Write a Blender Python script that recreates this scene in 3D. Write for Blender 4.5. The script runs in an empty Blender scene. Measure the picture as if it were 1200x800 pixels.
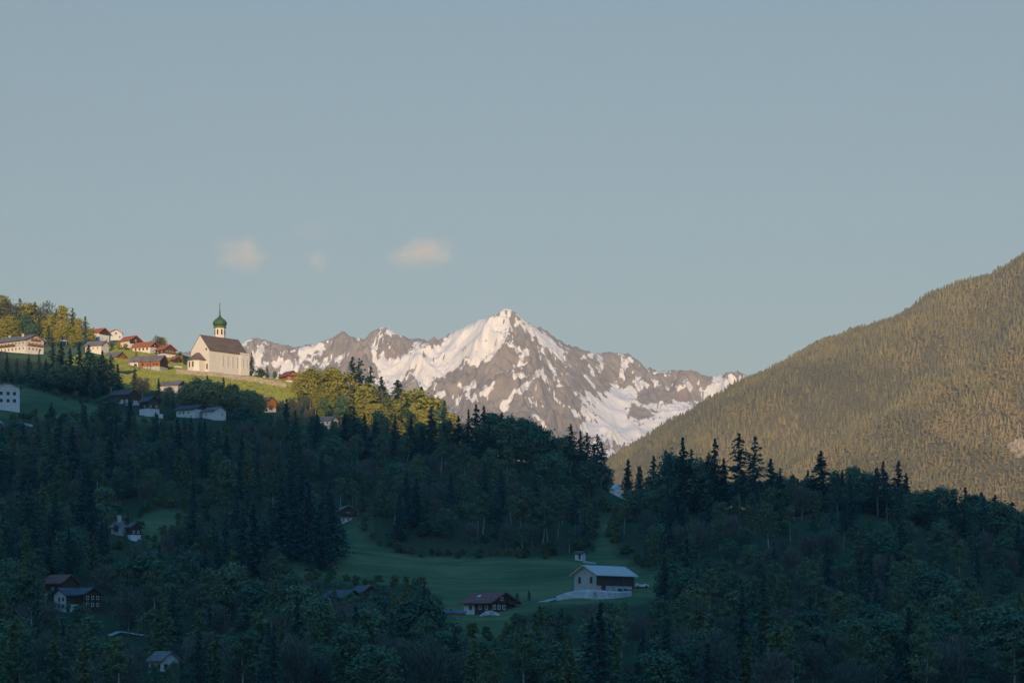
import bpy, bmesh, math, random
import numpy as np
from mathutils import Vector, Matrix
R = math.radians
random.seed(7)
rng = np.random.default_rng(7)
S = bpy.context.scene
COL = S.collection

# ------------------------------------------------------------------ camera
K = 0.000354                    # metres per reference pixel per metre of distance
CZ = 40.0                       # camera height above the valley floor
HOR = 760.0                     # reference row of the horizon
cam = bpy.data.cameras.new('camera')
cam.sensor_width = 36.0
cam.lens = 18.0 / (600 * K)
cam.shift_y = (HOR - 400.0) / 1200.0
cam.clip_start = 1.0
cam.clip_end = 60000.0
camo = bpy.data.objects.new('camera', cam)
camo.location = (0, 0, CZ)
camo.rotation_euler = (R(90), 0, 0)
COL.objects.link(camo)
S.camera = camo

# ------------------------------------------------------------------ sky, sun, exposure
SUN_EL = R(9.0)
SUN_H = Vector((-0.04, -1.0)).normalized()          # horizontal direction towards the sun
TOSUN = Vector((SUN_H.x * math.cos(SUN_EL), SUN_H.y * math.cos(SUN_EL), math.sin(SUN_EL)))
world = bpy.data.worlds.new('World')
S.world = world
world.use_nodes = True
wn = world.node_tree
for n in list(wn.nodes):
    wn.nodes.remove(n)
wout = wn.nodes.new('ShaderNodeOutputWorld')
wbg = wn.nodes.new('ShaderNodeBackground')
wbg.inputs['Strength'].default_value = 0.10
sky = wn.nodes.new('ShaderNodeTexSky')
sky.sky_type = 'NISHITA'
sky.sun_disc = False
sky.sun_elevation = SUN_EL
sky.sun_rotation = math.atan2(SUN_H.x, SUN_H.y)
sky.altitude = 900
sky.air_density = 1.0
sky.dust_density = 1.0
sky.ozone_density = 1.6
wtc = wn.nodes.new('ShaderNodeTexCoord'); wsp = wn.nodes.new('ShaderNodeSeparateXYZ'); wcr = wn.nodes.new('ShaderNodeValToRGB')
wn.links.new(wtc.outputs['Generated'], wsp.inputs[0]); wn.links.new(wsp.outputs['Z'], wcr.inputs[0])
wel = wcr.color_ramp.elements                       # sky tint by height: pale near the horizon, overhead teal boosted to fill shade
while len(wel) < 4: wel.new(0.5)
for e_, (p_, c_) in zip(wel, [(0.0, (.186, .200, .210)), (0.25, (.318, .290, .249)), (0.42, (.17, .43, .59)), (0.85, (.07, .75, 1.14))]):
    e_.position = p_; e_.color = (*c_, 1)
wmx = wn.nodes.new('ShaderNodeMix'); wmx.data_type = 'RGBA'; wmx.blend_type = 'MULTIPLY'; wmx.inputs[0].default_value = 1.0
wsc = wn.nodes.new('ShaderNodeVectorMath'); wsc.operation = 'SCALE'; wsc.inputs['Scale'].default_value = 3.5
wn.links.new(wcr.outputs[0], wsc.inputs[0]); wn.links.new(sky.outputs[0], wmx.inputs[6]); wn.links.new(wsc.outputs[0], wmx.inputs[7])
wmx.clamp_result = False
wn.links.new(wmx.outputs[2], wbg.inputs['Color'])
wn.links.new(wbg.outputs[0], wout.inputs['Surface'])
sun = bpy.data.lights.new('sun', 'SUN')
sun.energy = 5.0
sun.angle = R(0.53)
sun.color = (1.0, 0.69, 0.37)
suno = bpy.data.objects.new('sun', sun)
suno.rotation_euler = TOSUN.to_track_quat('Z', 'Y').to_euler()
suno.location = (-200, -300, 400)
COL.objects.link(suno)
vs = S.view_settings
vs.view_transform = 'Standard'
vs.look = 'None'
vs.exposure = 0.2
vs.gamma = 1.0
vs.use_curve_mapping = False
cy = S.cycles
cy.use_denoising = True
try:
    cy.denoiser = 'OPENIMAGEDENOISE'
    cy.denoising_input_passes = 'RGB_ALBEDO_NORMAL'
    cy.denoising_prefilter = 'ACCURATE'
except Exception:
    pass
cy.max_bounces = 4
cy.diffuse_bounces = 2
cy.glossy_bounces = 1
cy.transmission_bounces = 2
cy.volume_bounces = 0
cy.transparent_max_bounces = 6
cy.volume_step_rate = 2.0
cy.sample_clamp_indirect = 4.0

# ------------------------------------------------------------------ noise
_perm = rng.permutation(512)
_ang = rng.random(512) * 2 * np.pi
def perlin(x, y):
    x = np.asarray(x, float); y = np.asarray(y, float)
    xi = np.floor(x).astype(int); yi = np.floor(y).astype(int)
    xf = x - xi; yf = y - yi
    u = xf * xf * xf * (xf * (xf * 6 - 15) + 10); v = yf * yf * yf * (yf * (yf * 6 - 15) + 10)
    def g(ix, iy, dx, dy):
        a = _ang[_perm[(_perm[ix & 511] + iy) & 511]]
        return np.cos(a) * dx + np.sin(a) * dy
    n0 = g(xi, yi, xf, yf) * (1 - u) + g(xi + 1, yi, xf - 1, yf) * u
    n1 = g(xi, yi + 1, xf, yf - 1) * (1 - u) + g(xi + 1, yi + 1, xf - 1, yf - 1) * u
    return (n0 * (1 - v) + n1 * v) * 1.5
def fbm(x, y, o=4, gain=0.5):
    s = 0; a = 1.0
    for i in range(o):
        s = s + a * perlin(x * 2 ** i + 17.3 * i, y * 2 ** i + 9.1 * i); a *= gain
    return s
def ridged(x, y, o=4, gain=0.5):
    s = 0; a = 1.0; w = 1.0
    for i in range(o):
        n = 1 - np.abs(perlin(x * 2 ** i + 31.7 * i, y * 2 ** i + 5.9 * i)) * 1.6
        n = n * n * w
        w = np.clip(n * 1.6, 0, 1)
        s = s + a * n; a *= gain
    return s
def smooth(a, b, x):
    t = np.clip((x - a) / (b - a), 0, 1)
    return t * t * (3 - 2 * t)

# ------------------------------------------------------------------ geometry helpers
def at(px, py, D):
    return ((px - 600) * K * D, D, CZ + (HOR - py) * K * D)
def pix(x, y, z):
    return 600 + x / (K * y), HOR - (z - CZ) / (K * y)
class RBF:
    def __init__(s, P, c=40.0, lam=0.0):
        P = np.array(P, float); s.xy = P[:, :2]; s.c = c
        n = len(P)
        A = np.zeros((n + 3, n + 3))
        A[:n, :n] = s.k(s.xy, s.xy) + np.eye(n) * lam
        A[:n, n] = 1; A[:n, n + 1:] = s.xy / 1000; A[n, :n] = 1; A[n + 1:, :n] = s.xy.T / 1000
        b = np.zeros(n + 3); b[:n] = P[:, 2]
        s.w = np.linalg.lstsq(A, b, rcond=None)[0]
    def k(s, a, b):
        d = ((a[:, None, :] - b[None, :, :]) ** 2).sum(-1)
        return -np.sqrt(d + s.c ** 2)
    def __call__(s, x, y):
        x = np.asarray(x, float); y = np.asarray(y, float)
        q = np.stack([x.ravel(), y.ravel()], 1)
        out = np.empty(len(q))
        for i in range(0, len(q), 20000):
            p = q[i:i + 20000]
            out[i:i + 20000] = s.k(p, s.xy) @ s.w[:-3] + s.w[-3] + (p / 1000) @ s.w[-2:]
        return out.reshape(x.shape)

def mesh_np(name, V, F, mats=(), mi=None, smooth_shade=False):
    """V (n,3), F (m,k) of one face size"""
    V = np.asarray(V, np.float32); F = np.asarray(F, np.int32)
    me = bpy.data.meshes.new(name)
    me.vertices.add(len(V)); me.vertices.foreach_set('co', V.ravel())
    k = F.shape[1]
    me.loops.add(F.size); me.loops.foreach_set('vertex_index', F.ravel())
    me.polygons.add(len(F))
    me.polygons.foreach_set('loop_start', np.arange(0, F.size, k, dtype=np.int32))
    me.polygons.foreach_set('loop_total', np.full(len(F), k, np.int32))
    if mi is not None:
        me.polygons.foreach_set('material_index', np.asarray(mi, np.int32))
    if smooth_shade:
        me.polygons.foreach_set('use_smooth', np.ones(len(F), bool))
    me.update(calc_edges=True)
    for m in mats:
        me.materials.append(m)
    return me
def grid_faces(nx, ny):
    i = np.arange(nx * ny).reshape(ny, nx)
    return np.stack([i[:-1, :-1], i[:-1, 1:], i[1:, 1:], i[1:, :-1]], -1).reshape(-1, 4)
def attr(me, name, vals):
    a = me.attributes.new(name, 'FLOAT', 'POINT'); a.data.foreach_set('value', np.asarray(vals, np.float32).ravel())

class MB:
    """collects boxes, prisms, tubes and becomes ONE mesh object"""
    def __init__(s): s.v = []; s.f = []; s.m = []
    def add(s, V, F, m=0):
        o = len(s.v); s.v += [tuple(p) for p in V]
        s.f += [[i + o for i in f] for f in F]; s.m += [m] * len(F)
        return s
    def box(s, x0, x1, y0, y1, z0, z1, m=0):
        V = [(x, y, z) for z in (z0, z1) for y in (y0, y1) for x in (x0, x1)]
        return s.add(V, [(0, 2, 3, 1), (4, 5, 7, 6), (0, 1, 5, 4), (2, 6, 7, 3), (0, 4, 6, 2), (1, 3, 7, 5)], m)
    def prism_x(s, prof, x0, x1, m=0):
        """closed profile [(y,z)] (counter-clockwise) extruded along x"""
        n = len(prof)
        V = [(x0, y, z) for y, z in prof] + [(x1, y, z) for y, z in prof]
        F = [tuple(range(n - 1, -1, -1)), tuple(range(n, 2 * n))] + [(i, (i + 1) % n, n + (i + 1) % n, n + i) for i in range(n)]
        return s.add(V, F, m)
    def lathe(s, prof, seg=16, cx=0, cy=0, m=0):
        V = []; F = []
        for r, z in prof:
            for k in range(seg):
                a = 2 * math.pi * k / seg
                V.append((cx + r * math.cos(a), cy + r * math.sin(a), z))
        for j in range(len(prof) - 1):
            for k in range(seg):
                F.append((j * seg + k, j * seg + (k + 1) % seg, (j + 1) * seg + (k + 1) % seg, (j + 1) * seg + k))
        F.append(tuple(range(seg - 1, -1, -1))); F.append(tuple((len(prof) - 1) * seg + k for k in range(seg)))
        return s.add(V, F, m)
    def tube(s, P, rad, seg=6, m=0):
        V = []; F = []
        P = [Vector(p) for p in P]
        for i, p in enumerate(P):
            d = (P[min(i + 1, len(P) - 1)] - P[max(i - 1, 0)]).normalized()
            a = d.orthogonal().normalized(); b = d.cross(a)
            for k in range(seg):
                t = 2 * math.pi * k / seg
                V.append(p + (a * math.cos(t) + b * math.sin(t)) * rad[i])
        for j in range(len(P) - 1):
            for k in range(seg):
                F.append((j * seg + k, j * seg + (k + 1) % seg, (j + 1) * seg + (k + 1) % seg, (j + 1) * seg + k))
        F.append(tuple(range(seg - 1, -1, -1))); F.append(tuple((len(P) - 1) * seg + k for k in range(seg)))
        return s.add(V, F, m)
    def mesh(s, name, mats, sm=False):
        me = bpy.data.meshes.new(name)
        me.from_pydata(s.v, [], s.f)
        me.polygons.foreach_set('material_index', s.m)
        if sm:
            me.polygons.foreach_set('use_smooth', [True] * len(s.f))
        for m in mats:
            me.materials.append(m)
        me.update()
        return me
    def build(s, name, mats, parent=None, sm=False):
        if not isinstance(mats, (list, tuple)): mats = [mats]
        return link(name, s.mesh(name, mats, sm), parent)
def link(name, data, parent=None):
    o = bpy.data.objects.new(name, data)
    COL.objects.link(o)
    if parent is not None: o.parent = parent
    return o
def tag(o, label, cat, group=None):
    o['label'] = label; o['category'] = cat
    if group: o['group'] = group
    return o
def thing(name, label, cat, loc, rz=0.0, group=None):
    o = link(name, None)
    o.location = loc; o.rotation_euler = (0, 0, rz)
    return tag(o, label, cat, group)
def structure(o):
    o['kind'] = 'structure'; return o

# ------------------------------------------------------------------ materials
def new_mat(name):
    m = bpy.data.materials.new(name); m.use_nodes = True
    nt = m.node_tree
    for n in list(nt.nodes): nt.nodes.remove(n)
    out = nt.nodes.new('ShaderNodeOutputMaterial')
    return m, nt, out
def N(nt, t, **kw):
    n = nt.nodes.new(t)
    for k, v in kw.items():
        if k in n.inputs: n.inputs[k].default_value = v
        else: setattr(n, k, v)
    return n
def ramp(nt, fac, stops):
    r = nt.nodes.new('ShaderNodeValToRGB')
    el = r.color_ramp.elements
    while len(el) < len(stops): el.new(0.5)
    for e, (p, c) in zip(el, stops):
        e.position = p; e.color = (*c, 1)
    nt.links.new(fac, r.inputs[0])
    return r.outputs[0]
def surf(name, c0, c1, scale=1.0, rough=0.8, stretch=(1, 1, 1), spec=0.25, bump=0.0, metal=0.0):
    """two-tone noisy painted / stone / wood surface in object space"""
    m, nt, out = new_mat(name)
    tc = N(nt, 'ShaderNodeTexCoord'); mp = N(nt, 'ShaderNodeMapping')
    mp.inputs['Scale'].default_value = stretch
    nt.links.new(tc.outputs['Object'], mp.inputs[0])
    no = N(nt, 'ShaderNodeTexNoise', Scale=scale, Detail=6.0, Roughness=0.65)
    nt.links.new(mp.outputs[0], no.inputs['Vector'])
    col = ramp(nt, no.outputs[0], [(0.3, c0), (0.7, c1)])
    b = N(nt, 'ShaderNodeBsdfPrincipled', Roughness=rough, Metallic=metal)
    b.inputs['Specular IOR Level'].default_value = spec
    nt.links.new(col, b.inputs['Base Color'])
    if bump:
        bp = N(nt, 'ShaderNodeBump', Strength=bump, Distance=0.2)
        nt.links.new(no.outputs[0], bp.inputs['Height']); nt.links.new(bp.outputs[0], b.inputs['Normal'])
    nt.links.new(b.outputs[0], out.inputs['Surface'])
    return m
def boards(name, c0, c1, width=0.25, axis='X', rough=0.85):
    """vertical boarding / seams with noise wear"""
    m, nt, out = new_mat(name)
    tc = N(nt, 'ShaderNodeTexCoord')
    w = N(nt, 'ShaderNodeTexWave', Scale=1.0 / width / 3.1416 * 1.57, Distortion=0.6, Detail=2.0)
    w.wave_type = 'BANDS'; w.bands_direction = axis
    nt.links.new(tc.outputs['Object'], w.inputs['Vector'])
    no = N(nt, 'ShaderNodeTexNoise', Scale=0.9, Detail=6.0)
    nt.links.new(tc.outputs['Object'], no.inputs['Vector'])
    mx = N(nt, 'ShaderNodeMath', operation='MULTIPLY_ADD'); mx.inputs[1].default_value = 0.35
    nt.links.new(w.outputs['Fac'], mx.inputs[0]); nt.links.new(no.outputs[0], mx.inputs[2])
    col = ramp(nt, mx.outputs[0], [(0.35, c0), (0.95, c1)])
    b = N(nt, 'ShaderNodeBsdfPrincipled', Roughness=rough)
    b.inputs['Specular IOR Level'].default_value = 0.2
    nt.links.new(col, b.inputs['Base Color']); nt.links.new(b.outputs[0], out.inputs['Surface'])
    return m
def leaf(name, c0, c1, c2, transl=0.25):
    """foliage: noise clumps plus each tree's own tint"""
    m, nt, out = new_mat(name)
    tc = N(nt, 'ShaderNodeTexCoord'); oi = N(nt, 'ShaderNodeObjectInfo')
    no = N(nt, 'ShaderNodeTexNoise', Scale=0.35, Detail=3.0, Roughness=0.5)
    nt.links.new(tc.outputs['Object'], no.inputs['Vector'])
    ad = N(nt, 'ShaderNodeMath', operation='MULTIPLY_ADD'); ad.inputs[1].default_value = 0.75; 
    nt.links.new(oi.outputs['Random'], ad.inputs[0]); nt.links.new(no.outputs[0], ad.inputs[2])
    sb = N(nt, 'ShaderNodeMath', operation='SUBTRACT'); sb.inputs[1].default_value = 0.36
    nt.links.new(ad.outputs[0], sb.inputs[0])
    col = ramp(nt, sb.outputs[0], [(0.1, c0), (0.5, c1), (0.92, c2)])
    d = N(nt, 'ShaderNodeBsdfDiffuse'); t = N(nt, 'ShaderNodeBsdfTranslucent'); mx = N(nt, 'ShaderNodeMixShader')
    mx.inputs[0].default_value = transl
    nt.links.new(col, d.inputs[0]); nt.links.new(col, t.inputs[0])
    nt.links.new(d.outputs[0], mx.inputs[1]); nt.links.new(t.outputs[0], mx.inputs[2])
    nt.links.new(mx.outputs[0], out.inputs['Surface'])
    return m

M = {}
M['spruce'] = leaf('spruce_needles', (0.030, 0.080, 0.076), (0.050, 0.112, 0.098), (0.080, 0.148, 0.106))
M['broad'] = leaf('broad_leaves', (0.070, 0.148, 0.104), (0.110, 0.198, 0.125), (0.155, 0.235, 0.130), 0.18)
M['birchleaf'] = leaf('birch_leaves', (0.085, 0.150, 0.090), (0.125, 0.195, 0.105), (0.165, 0.225, 0.110), 0.18)
M['larch'] = leaf('larch_needles', (0.085, 0.140, 0.075), (0.125, 0.178, 0.085), (0.19, 0.21, 0.088), 0.15)
M['spring'] = leaf('young_spring_leaves', (0.23, 0.24, 0.07), (0.34, 0.32, 0.085), (0.43, 0.38, 0.10), 0.15)  # broad leaves with golden sunlight put into the colour, for sunlit spots only
M['twig'] = leaf('bare_twigs', (0.095, 0.125, 0.105), (0.130, 0.150, 0.122), (0.17, 0.165, 0.135), 0.1)
M['blossom'] = leaf('white_blossom', (0.35, 0.34, 0.34), (0.55, 0.53, 0.52), (0.75, 0.72, 0.70), 0.2)
M['shrub'] = leaf('shrub_leaves', (0.070, 0.115, 0.058), (0.12, 0.165, 0.070), (0.18, 0.20, 0.08), 0.18)
M['bark'] = surf('brown_bark', (0.08, 0.065, 0.055), (0.17, 0.14, 0.12), 2.0, 0.9, (1, 1, 0.3))
M['greybark'] = surf('grey_bark', (0.16, 0.14, 0.125), (0.30, 0.27, 0.24), 2.0, 0.9, (1, 1, 0.3))
M['birchbark'] = surf('birch_bark', (0.14, 0.135, 0.13), (0.50, 0.48, 0.45), 1.6, 0.8, (1, 1, 2.2))
M['plaster'] = surf('warm_plaster', (0.70, 0.66, 0.58), (0.80, 0.76, 0.68), 0.5, 0.85)
M['white'] = surf('white_plaster', (0.62, 0.62, 0.62), (0.82, 0.82, 0.82), 0.7, 0.85)
M['offwhite'] = surf('old_plaster', (0.45, 0.44, 0.42), (0.70, 0.68, 0.65), 0.8, 0.85)
M['concrete'] = surf('weathered_concrete', (0.28, 0.28, 0.29), (0.62, 0.61, 0.60), 0.45, 0.9)
M['stone'] = surf('field_stone', (0.20, 0.17, 0.14), (0.52, 0.45, 0.37), 0.9, 0.95, (1, 1, 1.6), bump=0.6)
M['rubble'] = surf('pale_rubble', (0.25, 0.25, 0.25), (0.75, 0.75, 0.74), 1.3, 0.95, bump=0.6)
M['woodgrey'] = boards('weathered_grey_boards', (0.36, 0.34, 0.32), (0.60, 0.57, 0.54), 0.35, 'Y')
M['wooddark'] = boards('dark_brown_boards', (0.035, 0.024, 0.018), (0.12, 0.085, 0.06), 0.3, 'X')
M['woodbrown'] = boards('brown_boards', (0.10, 0.06, 0.035), (0.24, 0.14, 0.08), 0.3, 'X')
M['woodorange'] = boards('sun_burnt_orange_boards', (0.26, 0.10, 0.035), (0.50, 0.21, 0.075), 0.4, 'X')
M['rooforange'] = surf('orange_roof_tiles', (0.34, 0.095, 0.035), (0.56, 0.18, 0.07), 1.2, 0.8, (0.4, 1, 1))
M['roofred'] = surf('dull_red_roof_tiles', (0.17, 0.065, 0.055), (0.30, 0.12, 0.10), 0.9, 0.8, (0.4, 1, 1))
M['roofbrown'] = surf('brown_shingle_roof', (0.12, 0.085, 0.062), (0.24, 0.175, 0.13), 0.8, 0.85, (0.3, 1, 1))
M['roofgrey'] = boards('grey_seamed_metal_roof', (0.46, 0.43, 0.40), (0.64, 0.60, 0.56), 0.7, 'X', 0.85)
M['roofslate'] = surf('dark_slate_roof', (0.05, 0.05, 0.06), (0.13, 0.125, 0.13), 0.8, 0.7, (0.4, 1, 1))
M['roofmauve'] = surf('weathered_grey_brown_roof', (0.14, 0.115, 0.11), (0.28, 0.235, 0.225), 0.7, 0.85, (0.4, 1, 1))
M['copper'] = surf('green_copper', (0.030, 0.085, 0.035), (0.085, 0.165, 0.07), 0.9, 0.6, (1, 1, 0.5))
M['copperbrown'] = surf('browned_copper', (0.12, 0.12, 0.06), (0.20, 0.20, 0.09), 0.9, 0.6)
M['gold'] = surf('gilded_metal', (0.35, 0.24, 0.07), (0.45, 0.33, 0.10), 3.0, 0.4, metal=0.8)
M['glass'] = surf('window_glass', (0.02, 0.025, 0.03), (0.04, 0.045, 0.05), 0.4, 0.15, spec=0.5)
M['leaded'] = surf('leaded_window_glass', (0.24, 0.23, 0.22), (0.34, 0.32, 0.30), 1.0, 0.4, spec=0.5)
M['bankstone'] = surf('pale_bank_stone', (0.34, 0.32, 0.30), (0.66, 0.63, 0.60), 0.5, 0.95, (1, 1, 1), bump=0.6)
M['frame'] = surf('white_window_frame', (0.65, 0.65, 0.64), (0.8, 0.8, 0.79), 2.0, 0.6)
M['framebrown'] = surf('brown_window_frame', (0.10, 0.06, 0.035), (0.16, 0.10, 0.06), 2.0, 0.6)
M['reveal'] = surf('pale_window_surround', (0.72, 0.69, 0.63), (0.82, 0.79, 0.73), 1.0, 0.8)
M['blue'] = surf('blue_tarpaulin', (0.06, 0.10, 0.24), (0.16, 0.22, 0.40), 0.7, 0.6)
M['carwhite'] = surf('white_car_paint', (0.72, 0.72, 0.72), (0.78, 0.78, 0.78), 0.5, 0.3, spec=0.5)
M['tyre'] = surf('black_rubber', (0.012, 0.012, 0.012), (0.02, 0.02, 0.02), 3.0, 0.9)
M['darkmetal'] = surf('dark_metal', (0.06, 0.06, 0.06), (0.10, 0.10, 0.10), 2.0, 0.5)
M['gravel'] = surf('pale_gravel', (0.30, 0.29, 0.28), (0.52, 0.51, 0.49), 0.6, 0.95)
M['rock'] = surf('bare_rock', (0.22, 0.18, 0.14), (0.45, 0.38, 0.30), 0.12, 0.95, bump=0.5)

# ------------------------------------------------------------------ plan of the place
def sdist(px, py, poly):
    """signed distance to a polygon, positive inside"""
    px = np.asarray(px, float); py = np.asarray(py, float)
    P = np.array(poly, float); n = len(P)
    d = np.full(px.shape, 1e9); ins = np.zeros(px.shape, bool)
    for i in range(n):
        ax, ay = P[i]; bx, by = P[(i + 1) % n]
        ex, ey = bx - ax, by - ay
        t = np.clip(((px - ax) * ex + (py - ay) * ey) / (ex * ex + ey * ey + 1e-9), 0, 1)
        d = np.minimum(d, np.hypot(px - ax - t * ex, py - ay - t * ey))
        c = ((ay > py) != (by > py)) & (px < (bx - ax) * (py - ay) / (by - ay + 1e-12) + ax)
        ins ^= c
    return np.where(ins, d, -d)
def ldist(px, py, line):
    d = np.full(np.shape(px), 1e9)
    for (ax, ay), (bx, by) in zip(line[:-1], line[1:]):
        ex, ey = bx - ax, by - ay
        t = np.clip(((px - ax) * ex + (py - ay) * ey) / (ex * ex + ey * ey + 1e-9), 0, 1)
        d = np.minimum(d, np.hypot(px - ax - t * ex, py - ay - t * ey))
    return d

# every building's spot on the hill: kind of key -> (column, row of its foot, distance)
SPOT = dict(
    church=(257, 436, 1300), hotel=(21, 414, 1340), white_red=(116, 402, 1450), white_gable=(133, 398, 1460),
    dark_gable=(153, 409, 1420), long_orange=(171, 413, 1400), small_chalet=(194, 419, 1390), tiny_red=(206, 426, 1375),
    board_barn=(174, 432, 1290), orange_shed=(135, 427, 1340), pale_house=(114, 412, 1385), white_block=(7, 476, 1080),
    wood_house=(175, 486, 1110), dark_barn=(146, 472, 1150), low_white=(225, 488, 1110), low_gable=(251, 490, 1105),
    mauve_roof=(203, 459, 1200), half_lit=(312, 481, 1165), red_chalet=(339, 449, 1290), hidden_roof=(383, 500, 1105),
    wood_edge=(405, 613, 900), pale_cot=(140, 628, 780), dark_cot=(156, 632, 775), back_chalet=(71, 699, 678),
    front_chalet=(92, 713, 655), valley_house=(192, 802, 540), twin_dark=(401, 711, 700), twin_dark2=(427, 707, 706),
    farmhouse=(574, 717, 690), hut=(680, 655, 860), gap_house=(715, 586, 1130), barn=(708, 690, 750), car=(752, 689, 757))

CP = [(0, 815, 480), (300, 815, 480), (600, 815, 490), (900, 815, 490), (1200, 815, 490), (-200, 815, 480), (1400, 815, 500),
      (0, 772, 600), (100, 764, 600), (200, 767, 600), (300, 757, 600), (400, 755, 600), (500, 751, 600), (560, 747, 610),
      (650, 746, 610), (750, 755, 610), (850, 760, 610), (1000, 766, 610), (1200, 772, 610),
      (300, 705, 720), (500, 715, 690), (530, 722, 690), (640, 708, 715), (660, 735, 650), (800, 702, 745), (900, 715, 710), (1000, 715, 710), (1200, 732, 710),
      (340, 668, 800), (420, 683, 775), (500, 683, 775), (600, 683, 780), (660, 668, 805), (330, 630, 860), (400, 640, 850), (470, 643, 865),
      (560, 653, 855), (640, 653, 850), (700, 622, 960), (720, 597, 1080), (760, 668, 830),
      (150, 640, 790), (195, 612, 850), (50, 650, 790), (0, 655, 790), (100, 570, 920), (0, 570, 920), (200, 555, 940), (300, 570, 930), (330, 602, 895),
      (0, 497, 1060), (60, 487, 1080), (120, 492, 1075), (210, 495, 1090), (300, 503, 1105), (450, 505, 1115), (500, 515, 1095),
      (0, 445, 1170), (80, 458, 1160), (190, 452, 1225), (250, 458, 1230), (320, 472, 1228), (352, 478, 1215),
      (215, 434, 1300), (290, 441, 1298), (335, 449, 1285), (50, 417, 1330), (130, 423, 1330), (85, 404, 1440), (60, 402, 1450), (0, 402, 1450),
      (0, 430, 1750), (100, 430, 1750), (200, 455, 1650), (300, 485, 1600), (420, 525, 1500), (550, 570, 1450),
      (420, 535, 1040), (480, 535, 1035), (550, 540, 1020), (620, 548, 1010), (680, 562, 1010), (550, 575, 1220), (650, 610, 1220),
      (420, 603, 900), (500, 605, 920), (580, 605, 920), (650, 612, 925),
      (735, 604, 980), (790, 602, 905), (850, 602, 880), (900, 612, 865), (960, 600, 850), (1050, 612, 845), (1130, 632, 838), (1200, 652, 830), (1320, 682, 820),
      (800, 655, 805), (900, 668, 775), (1000, 672, 765), (1200, 692, 745),
      (850, 670, 1060), (1000, 680, 1060), (1200, 725, 1000), (720, 650, 1400), (900, 720, 1400),
      (-250, 400, 1300), (-250, 480, 1080), (-250, 600, 900), (-250, 772, 600), (1500, 722, 820), (1500, 778, 600)]
CP += list(SPOT.values())
wpts = [at(*c) for c in CP]
wpts += [(-900, 1300, 150), (-900, 900, 90), (-900, 500, 20), (900, 850, 25), (900, 1300, 5), (900, 550, 12), (-500, 2000, 40), (0, 2000, 10), (500, 2000, 5)]
_near = RBF(wpts, 30.0, 0.02)
def ground(x, y):
    x = np.asarray(x, float); y = np.asarray(y, float)
    d = np.hypot(x, y)
    base = 38.2 * (1 - smooth(4, 230, d)) + 1.5 + 4 * fbm(x / 900, y / 900, 3)
    base = base * smooth(-9000, -2000, y) 
    w = smooth(330, 440, y) * (1 - smooth(1450, 2100, y)) * (1 - smooth(650, 1400, np.abs(x)))
    h = _near(x, y) + 0.9 * fbm(x / 45, y / 45, 3)
    return np.where(w > 0, base * (1 - w) + h * w, base)
def gz(x, y):
    return float(ground(np.array([x]), np.array([y]))[0])

# meadows (outlines of open grass on the hillside)
MEADOW = [
    [(318, 626), (345, 628), (385, 640), (398, 612), (424, 612), (440, 640), (480, 652), (560, 652), (640, 654), (688, 650), (701, 626), (703, 604),
     (714, 600), (716, 630), (722, 650), (756, 668), (780, 680), (778, 696), (764, 706), (735, 710), (700, 706), (640, 713), (606, 722), (602, 740), (590, 752), (552, 750), (526, 727), (512, 714), (502, 692), (470, 684), (440, 688), (395, 680), (345, 682), (325, 660)],
    [(-60, 440), (25, 450), (70, 466), (115, 476), (165, 488), (200, 494), (150, 497), (60, 491), (-60, 500)],
    [(160, 604), (198, 596), (224, 600), (206, 622), (188, 640), (166, 640)],
    [(128, 436), (150, 440), (205, 420), (215, 428), (345, 446), (356, 470), (322, 474), (270, 464), (200, 457), (150, 458)],
    [(640, 764), (672, 758), (690, 772), (665, 782)],
    [(20, 398), (210, 398), (215, 430), (130, 436), (0, 418)],
]
def meadow_d(px, py):
    d = np.full(np.shape(px), -1e9)
    for p in MEADOW: d = np.maximum(d, sdist(px, py, p))
    return d

# ------------------------------------------------------------------ ground sheet
def axis(lo, a, b, hi, step, grow=1.25):
    mid = list(np.arange(a, b + 0.1, step)); up = []; s = step; v = b
    while v < hi:
        s *= grow; v = min(v + s, hi); up.append(v)
    dn = []; s = step; v = a
    while v > lo:
        s *= grow; v = max(v - s, lo); dn.append(v)
    return np.array(dn[::-1] + mid + up)
gx = axis(-7000, -560, 560, 7000, 5.0)
gy = axis(-4800, 370, 1560, 12500, 5.0)
GX, GY = np.meshgrid(gx, gy)
GZ = ground(GX, GY)
me = mesh_np('ground', np.stack([GX, GY, GZ], -1).reshape(-1, 3), grid_faces(len(gx), len(gy)), smooth_shade=True)
yy = np.maximum(GY, 50.0)
ppx, ppy = pix(GX, yy, GZ)
md = meadow_d(ppx.ravel(), ppy.ravel()).reshape(GX.shape)
md = np.where((GY > 400) & (GY < 1560), md, -20)
attr(me, 'meadow', smooth(-3, 3, md))
m, nt, out = new_mat('hillside_grass')
tc = N(nt, 'ShaderNodeTexCoord')
n1 = N(nt, 'ShaderNodeTexNoise', Scale=0.035, Detail=8.0, Roughness=0.6); nt.links.new(tc.outputs['Object'], n1.inputs['Vector'])
mp = N(nt, 'ShaderNodeMapping'); mp.inputs['Scale'].default_value = (0.02, 0.16, 0.16); mp.inputs['Rotation'].default_value = (0, 0, 0.35)
nt.links.new(tc.outputs['Object'], mp.inputs[0])
n2 = N(nt, 'ShaderNodeTexNoise', Scale=1.0, Detail=5.0, Roughness=0.6); nt.links.new(mp.outputs[0], n2.inputs['Vector'])
n3 = N(nt, 'ShaderNodeTexNoise', Scale=0.9, Detail=4.0); nt.links.new(tc.outputs['Object'], n3.inputs['Vector'])
av = N(nt, 'ShaderNodeMath', operation='MULTIPLY_ADD'); av.inputs[1].default_value = 0.85
nt.links.new(n2.outputs[0], av.inputs[0]); nt.links.new(n1.outputs[0], av.inputs[2])
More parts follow.
